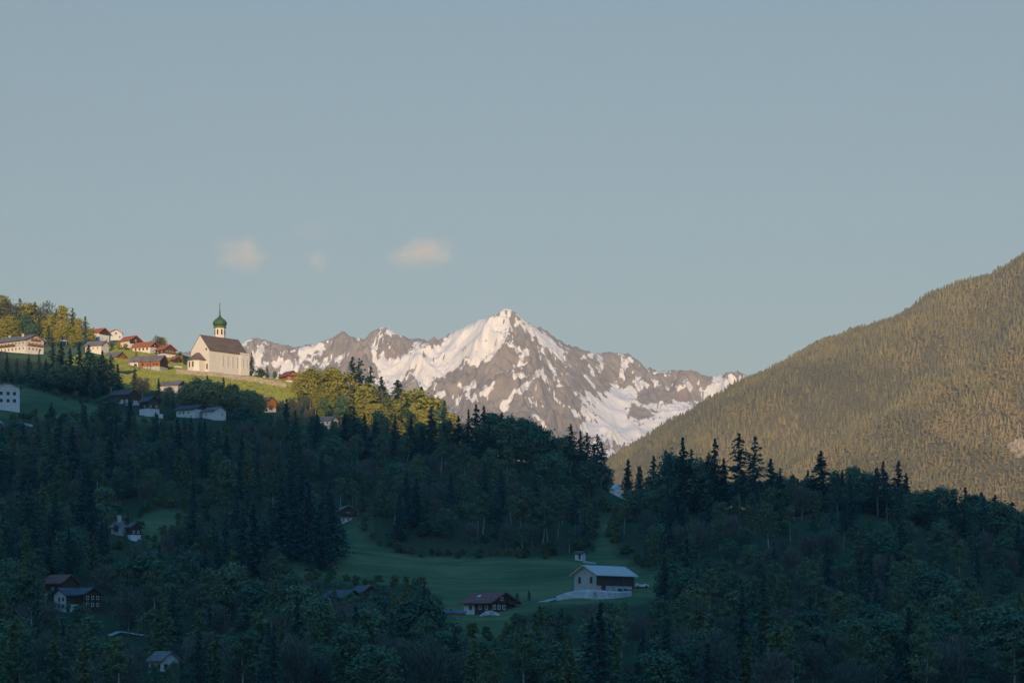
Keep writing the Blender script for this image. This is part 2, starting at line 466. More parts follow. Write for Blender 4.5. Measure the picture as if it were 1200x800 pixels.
av2 = N(nt, 'ShaderNodeMath', operation='MULTIPLY_ADD'); av2.inputs[1].default_value = 0.25
nt.links.new(n3.outputs[0], av2.inputs[0]); nt.links.new(av.outputs[0], av2.inputs[2])
sc_ = N(nt, 'ShaderNodeMath', operation='MULTIPLY'); sc_.inputs[1].default_value = 0.6
nt.links.new(av2.outputs[0], sc_.inputs[0])
gcol = ramp(nt, sc_.outputs[0], [(0.50, (0.070, 0.118, 0.060)), (0.62, (0.115, 0.150, 0.068)), (0.72, (0.190, 0.195, 0.090))])
fcol = ramp(nt, n3.outputs[0], [(0.3, (0.040, 0.055, 0.034)), (0.7, (0.075, 0.095, 0.048))])
at_ = N(nt, 'ShaderNodeAttribute', attribute_name='meadow')
mx = N(nt, 'ShaderNodeMix'); mx.data_type = 'RGBA'
nt.links.new(at_.outputs['Fac'], mx.inputs[0]); nt.links.new(fcol, mx.inputs[6]); nt.links.new(gcol, mx.inputs[7])
b = N(nt, 'ShaderNodeBsdfDiffuse'); nt.links.new(mx.outputs[2], b.inputs[0])
bp = N(nt, 'ShaderNodeBump', Strength=0.5, Distance=0.6); nt.links.new(n3.outputs[0], bp.inputs['Height']); nt.links.new(bp.outputs[0], b.inputs['Normal'])
nt.links.new(b.outputs[0], out.inputs['Surface'])
me.materials.append(m)
structure(link('ground', me))

# ------------------------------------------------------------------ mountain behind the camera (west side of the valley, keeps the low sun off the near slope)
E2 = Vector((1.0, -0.04)).normalized()            # across the sun
cs = np.linspace(-3200, 3200, 200); ss = np.linspace(1500, 3600, 70)
CC, SS = np.meshgrid(cs, ss)
RIDGE_C = [-3200, -800, -330, -254, -236, -205, -175, -155, -107, -60, 0, 200, 600, 3200]
RIDGE_H = [640, 765, 772, 770, 760, 750, 746, 736, 720, 716, 728, 740, 745, 600]
crest = np.interp(CC, RIDGE_C, RIDGE_H)
t = (SS - 2500) / np.where(SS < 2500, 1000.0, 1100.0)
prof = np.clip(1 - np.abs(t), 0, 1)
HH = crest * prof + 30 * fbm(CC / 260, SS / 260, 4) * smooth(0, 0.3, prof) * (1 - smooth(0.85, 1.0, prof)) - 5
X2 = E2.x * CC + SUN_H.x * SS; Y2 = E2.y * CC + SUN_H.y * SS
me = mesh_np('mountain', np.stack([X2, Y2, HH], -1).reshape(-1, 3), grid_faces(len(cs), len(ss)), [surf('wooded_slope', (0.03, 0.05, 0.025), (0.06, 0.085, 0.04), 0.02, 1.0)], smooth_shade=True)
structure(link('mountain', me))

# ------------------------------------------------------------------ snowy mountain
CREST = [(200, 420), (240, 410), (285, 402), (298, 395), (306, 396), (318, 401), (325, 403), (345, 408), (365, 404), (385, 398), (397, 391), (403, 389), (410, 394), (417, 393), (426, 400),
         (437, 388), (446, 384), (453, 383), (462, 388), (470, 393), (485, 399), (497, 400), (505, 398), (509, 394), (514, 401), (525, 393), (545, 381), (565, 373), (580, 366), (588, 361.5), (598, 361.5), (610, 370),
         (622, 379), (640, 389), (655, 402), (668, 408), (690, 411), (720, 413), (738, 415), (748, 422), (757, 432), (765, 431), (772, 436), (782, 432), (790, 432), (810, 435), (830, 441), (846, 437), (872, 437), (890, 440), (930, 445), (980, 460)]
def crestD(px):
    return np.interp(px, [200, 440, 520, 595, 660, 740, 800, 980], [9700, 9500, 9300, 9000, 9250, 9600, 9650, 9600])
mp_ = [(px, py, float(crestD(px))) for px, py in CREST]
mp_ += [(px, py + 150, float(crestD(px)) + 900) for px, py in CREST[::4]]
mp_ += [(300, 445, 9150), (350, 440, 9150), (400, 440, 9100), (400, 500, 8500), (452, 425, 9150), (470, 470, 8750), (520, 440, 8900), (350, 520, 8400), (595, 405, 8720), (600, 440, 8500), (600, 500, 8080),
        (545, 425, 8850), (540, 470, 8550), (640, 430, 8800), (640, 480, 8450), (680, 440, 9080), (690, 490, 8750), (720, 440, 9400), (735, 465, 9250), (730, 500, 8900), (730, 530, 8500), (780, 465, 9280),
        (820, 470, 9150), (850, 480, 9000), (800, 520, 8600), (600, 560, 7700), (450, 560, 7900), (300, 560, 7900), (900, 520, 8700), (850, 560, 8250), (730, 580, 7900), (200, 500, 8700), (980, 540, 8700)]
mw = [at(*c) for c in mp_]
for x in range(-1800, 1900, 300):
    mw += [(x, 6600, -20), (x, 7200, 220), (x, 10900, 350)]
_mt = RBF(mw, 25.0, 0.0)
sx = np.arange(-1400, 1301, 5.5); sy = np.concatenate([np.arange(6600, 8000, 16.0), np.arange(8000, 9900, 6.0), np.arange(9900, 10800, 40.0)])
SX, SY = np.meshgrid(sx, sy)
SZ = _mt(SX, SY)
wob = fbm(SX / 300, SY / 300, 3) * 60
rib = ridged((SX + wob) / 210, (SY) / 520, 5) - 0.75
rib2 = ridged((SX * 0.8 - SY * 0.6 + wob) / 170, (SX * 0.6 + SY * 0.8) / 420, 4) - 0.7
fine = ridged(SX / 42 + 5, SY / 60, 3) - 0.7
fine2 = ridged(SX / 19 + 9, SY / 26, 2) - 0.7
fade = 1 - 0.85 * np.exp(-((SY - crestD(600 + SX / (K * SY))) / 110) ** 2)
SZr = SZ + (44 * rib + 26 * rib2) * fade + (17 * fine + 7 * fine2) * (0.30 + 0.70 * fade)
bowl = np.exp(-(((SX - 420) / 260) ** 2 + ((SY - 9000) / 350) ** 2))
SZ = SZr * (1 - 0.75 * bowl) + SZ * 0.75 * bowl
spx, spy = pix(SX, SY, SZ)
over = np.interp(spx, [c[0] for c in CREST], [c[1] for c in CREST]) + 2.2 * (0.6 - ridged(spx / 11, spx * 0 + 3.3, 3)) - spy
SZ = SZ - np.clip(over, 0, 50) * 0.7 * K * SY
spx, spy = pix(SX, SY, SZ)
DET = (17 * fine + 7 * fine2) * (0.30 + 0.70 * fade) * (1 - 0.75 * bowl)
SNOW = [
    [(589, 362), (575, 366), (558, 373), (535, 385), (515, 399), (500, 410), (488, 424), (482, 440), (486, 456), (498, 458), (512, 443), (528, 436), (545, 424), (560, 428), (577, 421), (588, 408), (594, 396), (601, 381), (595, 370)],
    [(428, 400), (438, 404), (450, 416), (462, 420), (478, 415), (490, 402), (505, 400), (512, 402), (500, 420), (484, 432), (470, 446), (462, 462), (452, 466), (448, 448), (438, 428)],
    [(438, 395), (447, 385), (456, 386), (462, 392), (452, 397), (444, 401)],
    [(294, 408), (303, 404), (314, 401), (310, 414), (300, 424)],
    [(350, 408), (362, 405), (384, 400), (372, 414), (356, 426), (344, 440), (338, 436), (348, 420)],
    [(320, 420), (332, 416), (345, 428), (338, 442), (326, 436)],
    [(612, 371), (622, 380), (640, 393), (654, 405), (664, 412), (662, 424), (650, 416), (634, 402), (618, 386)],
    [(720, 447), (732, 455), (748, 443), (760, 450), (746, 466), (752, 476), (768, 470), (790, 474), (818, 472), (806, 490), (784, 508), (760, 520), (722, 523), (700, 514), (682, 510), (680, 497), (694, 490), (698, 478), (710, 462)],
    [(788, 452), (802, 445), (816, 449), (808, 458), (796, 457)],
    [(818, 462), (838, 443), (858, 439), (876, 440), (874, 448), (858, 462), (836, 466)],
    [(690, 528), (730, 526), (736, 534), (712, 542), (696, 540)],
]
ROCKS = [[(736, 484), (746, 474), (760, 478), (772, 482), (766, 490), (748, 492)], [(755, 466), (790, 466), (815, 462), (790, 474), (768, 470)]]
LINES = [([(594, 397), (604, 409), (618, 413), (608, 426), (598, 436), (604, 441), (616, 441)], 2.6), ([(632, 436), (620, 448), (608, 458), (590, 476)], 3.4), ([(674, 461), (684, 470), (694, 480)], 3.0),
         ([(685, 440), (696, 454), (708, 466)], 2.0), ([(737, 420), (730, 434), (723, 446)], 2.0), ([(682, 420), (693, 417), (697, 411)], 2.6), ([(690, 428), (696, 440)], 1.8), ([(640, 420), (650, 436), (658, 452)], 1.8),
         ([(566, 460), (573, 456)], 3.2), ([(552, 452), (557, 450)], 2.4), ([(580, 447), (583, 456)], 1.8), ([(625, 484), (638, 500)], 2.0), ([(540, 450), (548, 462)], 1.8), ([(330, 412), (345, 412), (352, 418)], 1.8),
         ([(520, 425), (500, 440)], 3.0), ([(300, 430), (315, 425)], 2.5), ([(360, 430), (350, 445)], 2.5), ([(405, 412), (396, 424)], 1.6), ([(385, 420), (378, 430)], 2.0), ([(695, 425), (703, 435)], 1.6), ([(742, 448), (750, 444)], 3), ([(655, 470), (668, 478), (680, 488)], 2.2),
         ([(500, 470), (520, 462)], 2.0), ([(470, 480), (480, 470)], 2.2), ([(604, 520), (618, 530), (640, 535)], 2.5), ([(700, 418), (706, 428)], 2.0), ([(770, 448), (776, 444)], 2.0)]
sn = np.full(SX.shape, -30.0)
for p in SNOW: sn = np.maximum(sn, np.minimum(sdist(spx, spy, p), 9))
for l, w in LINES: sn = np.maximum(sn, (w - ldist(spx, spy, l)) * 1.6)
for p in ROCKS: sn = np.minimum(sn, -sdist(spx, spy, p))
brk = fbm(SX / 60, SY / 120, 4)
patch = fbm(SX / 120 + 40, SY / 190, 4) - 0.95 - 0.6 * rib
sn = np.maximum(sn, np.clip(patch * 9, -30, 3))
coul = ridged((SX + 0.35 * (SY - 9000)) / 34 + wob / 90, SY / 330, 2)
sn = np.maximum(sn, np.where((spy < 480) & (fbm(SX / 230 + 9, SY / 300, 2) > 0.05), (coul - 1.22) * 16, -30))
gully = np.clip(rib, -1, 1)
brk2 = fbm(SX / 21, SY / 40, 3)
sn = np.clip(sn, -12, 8.5) + 3.0 * bowl * (sn > 0) + brk * 3.8 + brk2 * 6.0 - gully * 2.2 - fine * 2.2
spk = fbm(SX / 17 + 3, SY / 30, 3)
sn = np.where(sn > 0, sn - 9 * smooth(0.40, 0.75, spk), sn)
SZ = SZ - 0.8 * DET * smooth(2, 7, sn)
me = mesh_np('snowy_mountain', np.stack([SX, SY, SZ], -1).reshape(-1, 3), grid_faces(len(sx), len(sy)), smooth_shade=True)
attr(me, 'snow', sn)
m, nt, out = new_mat('rock_and_snow')
tc = N(nt, 'ShaderNodeTexCoord')
n1 = N(nt, 'ShaderNodeTexNoise', Scale=0.05, Detail=8.0, Roughness=0.7); nt.links.new(tc.outputs['Object'], n1.inputs['Vector'])
n2 = N(nt, 'ShaderNodeTexNoise', Scale=0.012, Detail=6.0, Roughness=0.65); nt.links.new(tc.outputs['Object'], n2.inputs['Vector'])
a = N(nt, 'ShaderNodeAttribute', attribute_name='snow')
ma = N(nt, 'ShaderNodeMath', operation='MULTIPLY_ADD'); ma.inputs[1].default_value = 8.0
nt.links.new(n1.outputs[0], ma.inputs[0]); nt.links.new(a.outputs['Fac'], ma.inputs[2])
mr = N(nt, 'ShaderNodeMapRange'); mr.inputs[1].default_value = 4.4; mr.inputs[2].default_value = 5.2
nt.links.new(ma.outputs[0], mr.inputs[0])
rcol = ramp(nt, n2.outputs[0], [(0.3, (0.19, 0.16, 0.14)), (0.55, (0.265, 0.22, 0.19)), (0.75, (0.33, 0.28, 0.24))])
mx = N(nt, 'ShaderNodeMix'); mx.data_type = 'RGBA'; mx.inputs[7].default_value = (0.85, 0.82, 0.785, 1)
nt.links.new(mr.outputs[0], mx.inputs[0]); nt.links.new(rcol, mx.inputs[6])
b = N(nt, 'ShaderNodeBsdfDiffuse'); nt.links.new(mx.outputs[2], b.inputs[0])
bp = N(nt, 'ShaderNodeBump', Strength=0.6, Distance=8.0); nt.links.new(n1.outputs[0], bp.inputs['Height']); nt.links.new(bp.outputs[0], b.inputs['Normal'])
nt.links.new(b.outputs[0], out.inputs['Surface'])
me.materials.append(m)
structure(link('snowy_mountain', me))

# ------------------------------------------------------------------ wooded mountain on the east side
FC = [(600, 593, 5600), (650, 575, 5500), (690, 561, 5450), (740, 531, 5400), (800, 494, 5350), (840, 469, 5320), (880, 444, 5300), (920, 423, 5280), (1000, 395, 5250), (1060, 372, 5220), (1100, 353, 5200), (1150, 337, 5180),
      (1178, 329, 5170), (1188, 319, 5165), (1200, 301, 5150), (1260, 243, 5100), (1400, 193, 5000), (1600, 153, 5000)]
fp = [at(*c) for c in FC] + [at(px, py + 130, D + 700) for px, py, D in FC]
fp += [at(*c) for c in [(700, 600, 4900), (760, 570, 4850), (850, 520, 4850), (850, 600, 4500), (920, 480, 4900), (950, 540, 4650), (1000, 440, 5000), (940, 520, 4850), (1100, 395, 5000), (1130, 405, 5000), (1180, 385, 5000), (1050, 455, 4980),
                        (1200, 360, 4950), (1240, 385, 4580), (1200, 402, 4560), (1160, 425, 4560), (1120, 446, 4550), (1060, 480, 4530), (1000, 520, 4480), (950, 560, 4420), (1240, 400, 4780), (1200, 418, 4760), (1160, 440, 4760), (1120, 460, 4750), (1060, 493, 4720), (1000, 531, 4650), (1200, 470, 4400), (1100, 520, 4350), (1000, 590, 4250),
                        (1200, 540, 4200), (1100, 600, 4100), (1250, 620, 4000), (900, 640, 4200), (1350, 420, 4500), (1350, 560, 4200)]]
for x in range(0, 2400, 250): fp += [(x, 3500, -10), (x, 6600, 0)]
fp += [(x, 4600, -10) for x in (-500, -250)] + [(x, 5600, 0) for x in (-600, -300)]
_ft = RBF(fp, 40.0, 0.05)
def fground(x, y):
    return _ft(x, y) + 13 * (ridged(x / 230 + y / 700, y / 560, 3) - 0.7)
fx = np.arange(-600, 2301, 20.0); fy = np.arange(3500, 6601, 20.0)
FX, FY = np.meshgrid(fx, fy)
FZ = fground(FX, FY)
mforest = surf('wooded_mountain_floor', (0.085, 0.075, 0.040), (0.14, 0.12, 0.06), 0.01, 1.0)
me = mesh_np('wooded_mountain', np.stack([FX, FY, FZ], -1).reshape(-1, 3), grid_faces(len(fx), len(fy)), [mforest], smooth_shade=True)
structure(link('wooded_mountain', me))

# far-off wood on it: too many trees to count, one mass
def conifer_low(n, layers, seed):
    r = random.Random(seed); V = []; F = []
    for l in range(layers):
        z0 = 0.06 + 0.80 * l / layers; z1 = min(0.96, z0 + 0.36); rad = 0.19 * (1 - 0.8 * l / layers)
        o = len(V); V.append((0, 0, z1))
        for k in range(n):
            a = 2 * math.pi * k / n + l * 0.7
            rr = rad * r.uniform(0.65, 1.25)
            V.append((rr * math.cos(a), rr * math.sin(a), z0 + r.uniform(-0.05, 0.04)))
        F += [(o, o + 1 + k, o + 1 + (k + 1) % n) for k in range(n)]
    return np.array(V), np.array(F)
def round_low(seed):
    r = random.Random(seed); V = []; F = []
    for c in range(5):
        cx, cy_, cz = r.uniform(-.14, .14), r.uniform(-.14, .14), r.uniform(0.4, 0.75); rad = r.uniform(.14, .22)
        for q in range(7):
            d = Vector((r.gauss(0, 1), r.gauss(0, 1), r.gauss(0.2, 1))).normalized()
            p = Vector((cx, cy_, cz)) + d * rad * r.uniform(0.5, 1.1); a = d.orthogonal().normalized(); b_ = d.cross(a); s_ = rad * 0.7
            o = len(V); V += [tuple(p + a * s_), tuple(p + b_ * s_), tuple(p - a * s_ * 0.7 - b_ * s_ * 0.7)]; F.append((o, o + 1, o + 2))
    return np.array(V), np.array(F)
def snag(seed):
    V = [(-.012, 0, 0), (.012, 0, 0), (0, .02, 0), (0, 0, 0.85)]
    return np.array(V), np.array([(0, 1, 3), (1, 2, 3), (2, 0, 3)])
TPL = [conifer_low(6, 4, i) for i in range(4)] + [round_low(i) for i in range(3)]
step = 6.3
tx, ty = np.meshgrid(np.arange(-100, 1480, step), np.arange(3880, 5420, step))
tx = tx + rng.uniform(-5, 5, tx.shape); ty = ty + rng.uniform(-5, 5, ty.shape)
tx = tx.ravel(); ty = ty.ravel(); tz = fground(tx, ty)
qx, qy = pix(tx, ty, tz)
kp = (qx > 640) & (qx < 1300) & (qy < 660) & (qy > 250) & (ty < np.interp(qx, [c[0] for c in FC], [c[2] for c in FC]) + 130)
# open scree and grass below the outcrop
kp &= ~(sdist(qx, qy, [(1186, 524), (1215, 512), (1215, 546), (1190, 543)]) > 0)
tx, ty, tz, qx, qy = tx[kp], ty[kp], tz[kp], qx[kp], qy[kp]
nT = len(tx)
spur = (ty < 4640) & (qx > 930)
lowwarm = 0.45 * spur + smooth(430, 600, qy) * 0.5 + 0.35 * smooth(1000, 1200, qx) * smooth(380, 430, qy) + 0.5 * fbm(tx / 160, ty / 160, 3)
isround = rng.random(nT) < np.clip(0.16 + 0.5 * lowwarm, 0.05, 0.7)
ksel = np.where(isround, 4 + rng.integers(0, 3, nT), rng.integers(0, 4, nT))
hgt = np.where(isround, rng.uniform(9, 14, nT), rng.uniform(11, 22, nT)) * (0.9 + 0.25 * fbm(tx / 90, ty / 90, 2))
rot = rng.uniform(0, 6.28, nT)
tint = np.clip(0.33 + 0.20 * spur + 0.25 * isround + rng.normal(0, 0.15, nT) + 0.25 * fbm(tx / 70, ty / 70, 3) + 0.3 * fbm(tx / 260, ty / 260, 2), 0, 1)
Vs = []; Fs = []; Ts = []; off = 0
def stamp(tpl, idx, wid, hh, tv):
    global off
    V, F = tpl
    c, s_ = np.cos(rot[idx])[:, None], np.sin(rot[idx])[:, None]
    X = (V[:, 0] * c - V[:, 1] * s_) * wid[:, None] + tx[idx][:, None]
    Y = (V[:, 0] * s_ + V[:, 1] * c) * wid[:, None] + ty[idx][:, None]
    Z = V[:, 2] * hh[:, None] + tz[idx][:, None] - 1.0
    n = len(idx)
    Vs.append(np.stack([X, Y, Z], -1).reshape(-1, 3))
    Fs.append((F[None] + (np.arange(n) * len(V))[:, None, None] + off).reshape(-1, 3)); off += n * len(V)
    Ts.append(np.repeat(tv, len(V)))
for k, tpl in enumerate(TPL):
    idx = np.where(ksel == k)[0]
    w = hgt[idx] * rng.uniform(0.85, 1.25, len(idx)) * (1.25 if k < 4 else 1.35)
    stamp(tpl, idx, w, hgt[idx], tint[idx])
idx = np.where(rng.random(nT) < 0.035)[0]
stamp(snag(0), idx, np.full(len(idx), 55.0), hgt[idx] * 0.95 + 3, np.full(len(idx), 1.6))
me = mesh_np('forest', np.concatenate(Vs), np.concatenate(Fs))
attr(me, 'tint', np.concatenate(Ts))
m, nt, out = new_mat('far_forest')
a = N(nt, 'ShaderNodeAttribute', attribute_name='tint')
mr = N(nt, 'ShaderNodeMapRange'); mr.inputs[2].default_value = 1.6; nt.links.new(a.outputs['Fac'], mr.inputs[0])
col = ramp(nt, mr.outputs[0], [(0.0, (0.12, 0.115, 0.06)), (0.2, (0.19, 0.165, 0.07)), (0.42, (0.29, 0.235, 0.085)), (0.62, (0.37, 0.27, 0.13)), (1.0, (0.55, 0.45, 0.36))])
d = N(nt, 'ShaderNodeBsdfDiffuse'); nt.links.new(col, d.inputs[0]); nt.links.new(d.outputs[0], out.inputs['Surface'])
me.materials.append(m)
o = link('forest', me); o['kind'] = 'stuff'
# pale outcrop and the grass at its foot
def outcrop(px, py, w, h, label):
    x, y = (px - 600) * K * 4230, 4230.0
    # walk along the sight line to the slope
    for D in np.arange(3900, 5200, 10.0):
        x = (px - 600) * K * D; z = CZ + (HOR - py) * K * D
        if fground(np.array([x]), np.array([D]))[0] >= z: break
    bm = bmesh.new(); bmesh.ops.create_icosphere(bm, subdivisions=4, radius=1.0)
    for v in bm.verts:
        p = v.co.copy(); k_ = 1 + 0.35 * float(ridged(np.array([p.x * 1.7 + px]), np.array([p.y * 1.7 + p.z * 2.1]), 4)[0]) - 0.2
        v.co = Vector((p.x * w * k_, p.y * 14 * k_, p.z * h * k_))
    me = bpy.data.meshes.new('rock_outcrop'); bm.to_mesh(me); bm.free(); me.materials.append(M['rock'])
    o = link('rock_outcrop', me); o.location = (x, D, z); tag(o, label, 'rock')
outcrop(1196, 532, 20, 24, 'pale bare cliff among trees on the wooded mountain, larger of two rocks')
outcrop(1179, 522, 6, 6, 'small pale rock on the wooded mountain beside the larger bare cliff')

# ------------------------------------------------------------------ houses
CLEAR = []                       # (x0, y0, x1, y1, D) parts of the picture that trees in front must leave open
def window(parent, W, L, face, u, z, w, h, frame='frame', name='window'):
    """one window: a frame standing 6 cm proud and a dark pane, on a wall of a W x L body"""
    mb = MB()
    d0, d1, t = -0.05, 0.07, min(0.14, w * 0.16)
    def bx(u0, u1, z0, z1, a, b_, m_):
        if face == 'g': mb.box(-L / 2 - b_, -L / 2 - a, u0, u1, z0, z1, m_)
        elif face == 'G': mb.box(L / 2 + a, L / 2 + b_, u0, u1, z0, z1, m_)
        else: mb.box(u0, u1, -W / 2 - b_, -W / 2 - a, z0, z1, m_)
    bx(u - w / 2, u + w / 2, z, z + t, d0, d1, 0); bx(u - w / 2, u + w / 2, z + h - t, z + h, d0, d1, 0)
    bx(u - w / 2, u - w / 2 + t, z + t, z + h - t, d0, d1, 0); bx(u + w / 2 - t, u + w / 2, z + t, z + h - t, d0, d1, 0)
    if w > 0.8: bx(u - t / 3, u + t / 3, z + t, z + h - t, d0, d1 - 0.02, 0)
    bx(u - w / 2 + t, u + w / 2 - t, z + t, z + h - t, d0, 0.03, 1)
    return mb.build(name, [M[frame], M['glass']], parent)
def roof_mb(W, L, he, rise, over, th=0.28, x0=None, x1=None, gov=None):
    gov = over if gov is None else gov
    s = rise / (W / 2); e = W / 2 + over; ze = he - over * s
    x0 = -L / 2 - gov if x0 is None else x0; x1 = L / 2 + gov if x1 is None else x1
    prof = [(-e, ze), (0, he + rise), (e, ze), (e, ze + th), (0, he + rise + th), (-e, ze + th)]
    V = [(x0, y, z) for y, z in prof] + [(x1, y, z) for y, z in prof]
    q = [(0, 1, 4, 5), (1, 2, 3, 4)]
    F = [tuple(reversed(f)) for f in q] + [tuple(i + 6 for i in f) for f in q]
    F += [(i, (i + 1) % 6, 6 + (i + 1) % 6, 6 + i) for i in range(6)]
    return MB().add(V, F)
def gable_mb(W, L, z0, he, rise):
    mb = MB(); y = W / 2; x = L / 2
    V = [(-x, -y, z0), (-x, y, z0), (-x, y, he), (-x, 0, he + rise), (-x, -y, he), (x, -y, z0), (x, y, z0), (x, y, he), (x, 0, he + rise), (x, -y, he)]
    mb.add(V, [(0, 4, 3, 2, 1), (5, 6, 7, 8, 9)], 0)
    mb.add(V, [(0, 5, 9, 4), (1, 2, 7, 6), (4, 9, 8, 3), (3, 8, 7, 2), (0, 1, 6, 5)], 1)
    return mb
def house(key, name, label, cat, phi, W, L, hl, hu, rise, low, up, roof, over=0.8, wins=(), chim=None, balc=(), parent=None, clear=1.0, side=None, off=(0, 0), dz=0.0, deep=3.5, group=None, door=None):
    px, py, D = SPOT[key]
    x, y, z = at(px, py, D)
    if parent is None:
        root = thing(name, label, cat, (x + off[0], y, z + dz), R(phi), group)
    else:
        root = parent
    he = hl + hu
    if hl > 0:
        lw = 0.06 if hu > 0 else 0.0
        MB().box(-L / 2 + 0.06 * (lw > 0), L / 2 - 0.06 * (lw > 0), -W / 2 + lw, W / 2 - lw, -deep, hl if hu > 0 else he).build('wall', M[low], root)
    if hu > 0 or hl == 0:
        gable_mb(W, L, hl if hl > 0 else -deep, he, rise).build('upper_wall' if hl > 0 else 'wall', [M[up], M[side or up]], root)
    else:
        gable_mb(W - 0.1, L - 0.1, he - 0.6, he, rise - 0.1).build('gable_wall', [M[up], M[side or up]], root)
    ro = roof_mb(W, L, he, rise, over).build('roof', M[roof], root)
    for c in (chim or []):
        cx, cyy, hh = c
        zt = he + rise * (1 - abs(cyy) / (W / 2))
        mb = MB().box(cx - .45, cx + .45, cyy - .45, cyy + .45, zt - 0.6, zt + hh).box(cx - .55, cx + .55, cyy - .55, cyy + .55, zt + hh + .003, zt + hh + .2)
        mb.build('chimney', M['offwhite'], ro)
    for w in wins: window(root, W, L, *w)
    for face, u, zb, wd, mt in balc:
        mb = MB()
        if face in 'gG':
            sg = -1 if face == 'g' else 1
            a, b_ = sorted((sg * (L / 2 + 0.02), sg * (L / 2 + 1.1)))
            mb.box(a, b_, u - wd / 2, u + wd / 2, zb, zb + .15)
            c, d = sorted((sg * (L / 2 + 1.02), sg * (L / 2 + 1.12)))
            mb.box(c, d, u - wd / 2, u + wd / 2, zb + .153, zb + 1.1)
        else:
            mb.box(u - wd / 2, u + wd / 2, -W / 2 - 1.1, -W / 2 - .02, zb, zb + .15)
            mb.box(u - wd / 2, u + wd / 2, -W / 2 - 1.12, -W / 2 - 1.02, zb + .153, zb + 1.1)
        mb.build('balcony', M[mt], root)
    if door:
        face, u, w, h = door
        mb = MB()
        if face == 'g': mb.box(-L / 2 - .08, -L / 2 + .05, u - w / 2, u + w / 2, 0, h)
        elif face == 'G': mb.box(L / 2 - .05, L / 2 + .08, u - w / 2, u + w / 2, 0, h)
        else: mb.box(u - w / 2, u + w / 2, -W / 2 - .08, -W / 2 + .05, 0, h)
        mb.build('door', M['framebrown'], root)
    ext = (abs(math.cos(R(phi))) * L + abs(math.sin(R(phi))) * W) / 2 / (K * D)
    top = (he + rise) / (K * D)
    if clear > 0:
        CLEAR.append((px - ext * min(1, clear + .2), py - top - 1, px + ext * min(1, clear + .2), py - top * (1 - clear) - 0.5, D))
    return root

# --- church
ch = thing('church', 'pale plastered hilltop church with brown saddle roof and green onion dome', 'church', at(*SPOT['church']), R(50))
W, L, HE, RI = 14.2, 28.0, 10.4, 8.2
gable_mb(W, L, -4, HE, RI).build('nave', [M['plaster']] * 2, ch)
ro = roof_mb(W, L, HE, RI, 0.55, 0.3, gov=0.15).build('roof', M['roofbrown'], ch)
for i, u in enumerate((-4.2, -0.6, 3.0, 6.4)):
    mb = MB(); mb.box(u - .75, u + .75, -W / 2 - .06, -W / 2 + .1, 1.2, 8.6, 0); mb.box(u + .1, u + .5, -W / 2 - .09, -W / 2 + .1, 2.0, 8.0, 1)
    mb.build('window', [M['reveal'], M['leaded']], ch)
# chancel, a little proud of the nave wall, with its own small windows
mb = MB(); mb.box(8.4, 15.0, -W / 2 - .55, W / 2 - 1.5, -4, HE + .35); mb.build('chancel', M['plaster'], ch)
for u in (10.1, 13.0):
    mb = MB(); mb.box(u - .6, u + .6, -W / 2 - .62, -W / 2 - .4, 2.4, 8.2, 0); mb.box(u + .05, u + .4, -W / 2 - .66, -W / 2 - .4, 3.0, 7.7, 1)
    mb.build('window', [M['reveal'], M['leaded']], ch)
# low apse with a hipped roof against the gable
pts = [(-L / 2 + .1, 5.2), (-L / 2 - 4.6, 5.2), (-L / 2 - 6.6, 2.4), (-L / 2 - 6.6, -1.6), (-L / 2 - 4.6, -4.4), (-L / 2 + .1, -4.4)]
mb = MB(); n = 6
mb.add([(x, y, -4) for x, y in pts] + [(x, y, 5.0) for x, y in pts], [tuple(range(n)), tuple(range(2 * n - 1, n - 1, -1))] + [(i, i + n, (i + 1) % n + n, (i + 1) % n) for i in range(n)])
ap = mb.build('apse', M['plaster'], ch)
cx, cyy = -L / 2 + .1, .4
pe = [(cx + (x - cx) * 1.14 if x < cx else x, cyy + (y - cyy) * 1.14) for x, y in pts]
ridge = [(cx, .4, 9.4), (-L / 2 - 2.4, .4, 9.0)]
V = [(x, y, 4.7) for x, y in pe] + ridge
MB().add(V, [(0, 1, 7, 6), (1, 2, 7), (2, 3, 7), (3, 4, 7), (4, 5, 6, 7), (5, 0, 6), (5, 4, 3, 2, 1, 0)]).build('apse_roof', M['roofbrown'], ap)
for (u0, u1) in ((-2.9, -2.0), (-.2, .6)):
    mb = MB(); mb.box(-L / 2 - 6.68, -L / 2 - 6.5, u0 + .9, u1 + .9, 1.0, 3.9); mb.build('window', M['glass'], ap)
mb = MB(); mb.box(-L / 2 - .06, -L / 2 + .05, -6.0, -4.9, 0, 3.0); mb.build('door', M['framebrown'], ch)
mb = MB(); mb.box(-L / 2 - .06, -L / 2 + .05, -5.4, -4.4, 10.2, 11.4); mb.build('window', M['glass'], ch)
# tower: octagonal shaft behind the ridge, onion, lantern spire and ball
tw = (3.4, 3.2)
t_ = MB().lathe([(3.1, -3), (3.1, 24.2)], 8, tw[0], tw[1]).build('tower', M['plaster'], ch)
MB().lathe([(3.1, 24.203), (3.45, 24.4), (3.45, 25.0), (3.1, 25.3)], 16, tw[0], tw[1]).build('cornice', M['copperbrown'], t_)
for k in range(8):
    a = math.pi / 8 + k * math.pi / 4
    mb = MB(); mb.box(2.78, 2.93, -.42, .42, 20.6, 23.4); ob = mb.build('belfry_opening', M['glass'], t_)
    ob.rotation_euler = (0, 0, a); ob.location = (tw[0], tw[1], 0)
for k in (4, 5, 6):
    a = math.pi / 8 + k * math.pi / 4
    mb = MB(); mb.box(2.78, 2.94, -.55, .55, 16.9, 18.9); ob = mb.build('clock_face' if 0 else 'shutter', M['rooforange'], t_)
    ob.rotation_euler = (0, 0, a); ob.location = (tw[0], tw[1], 0)
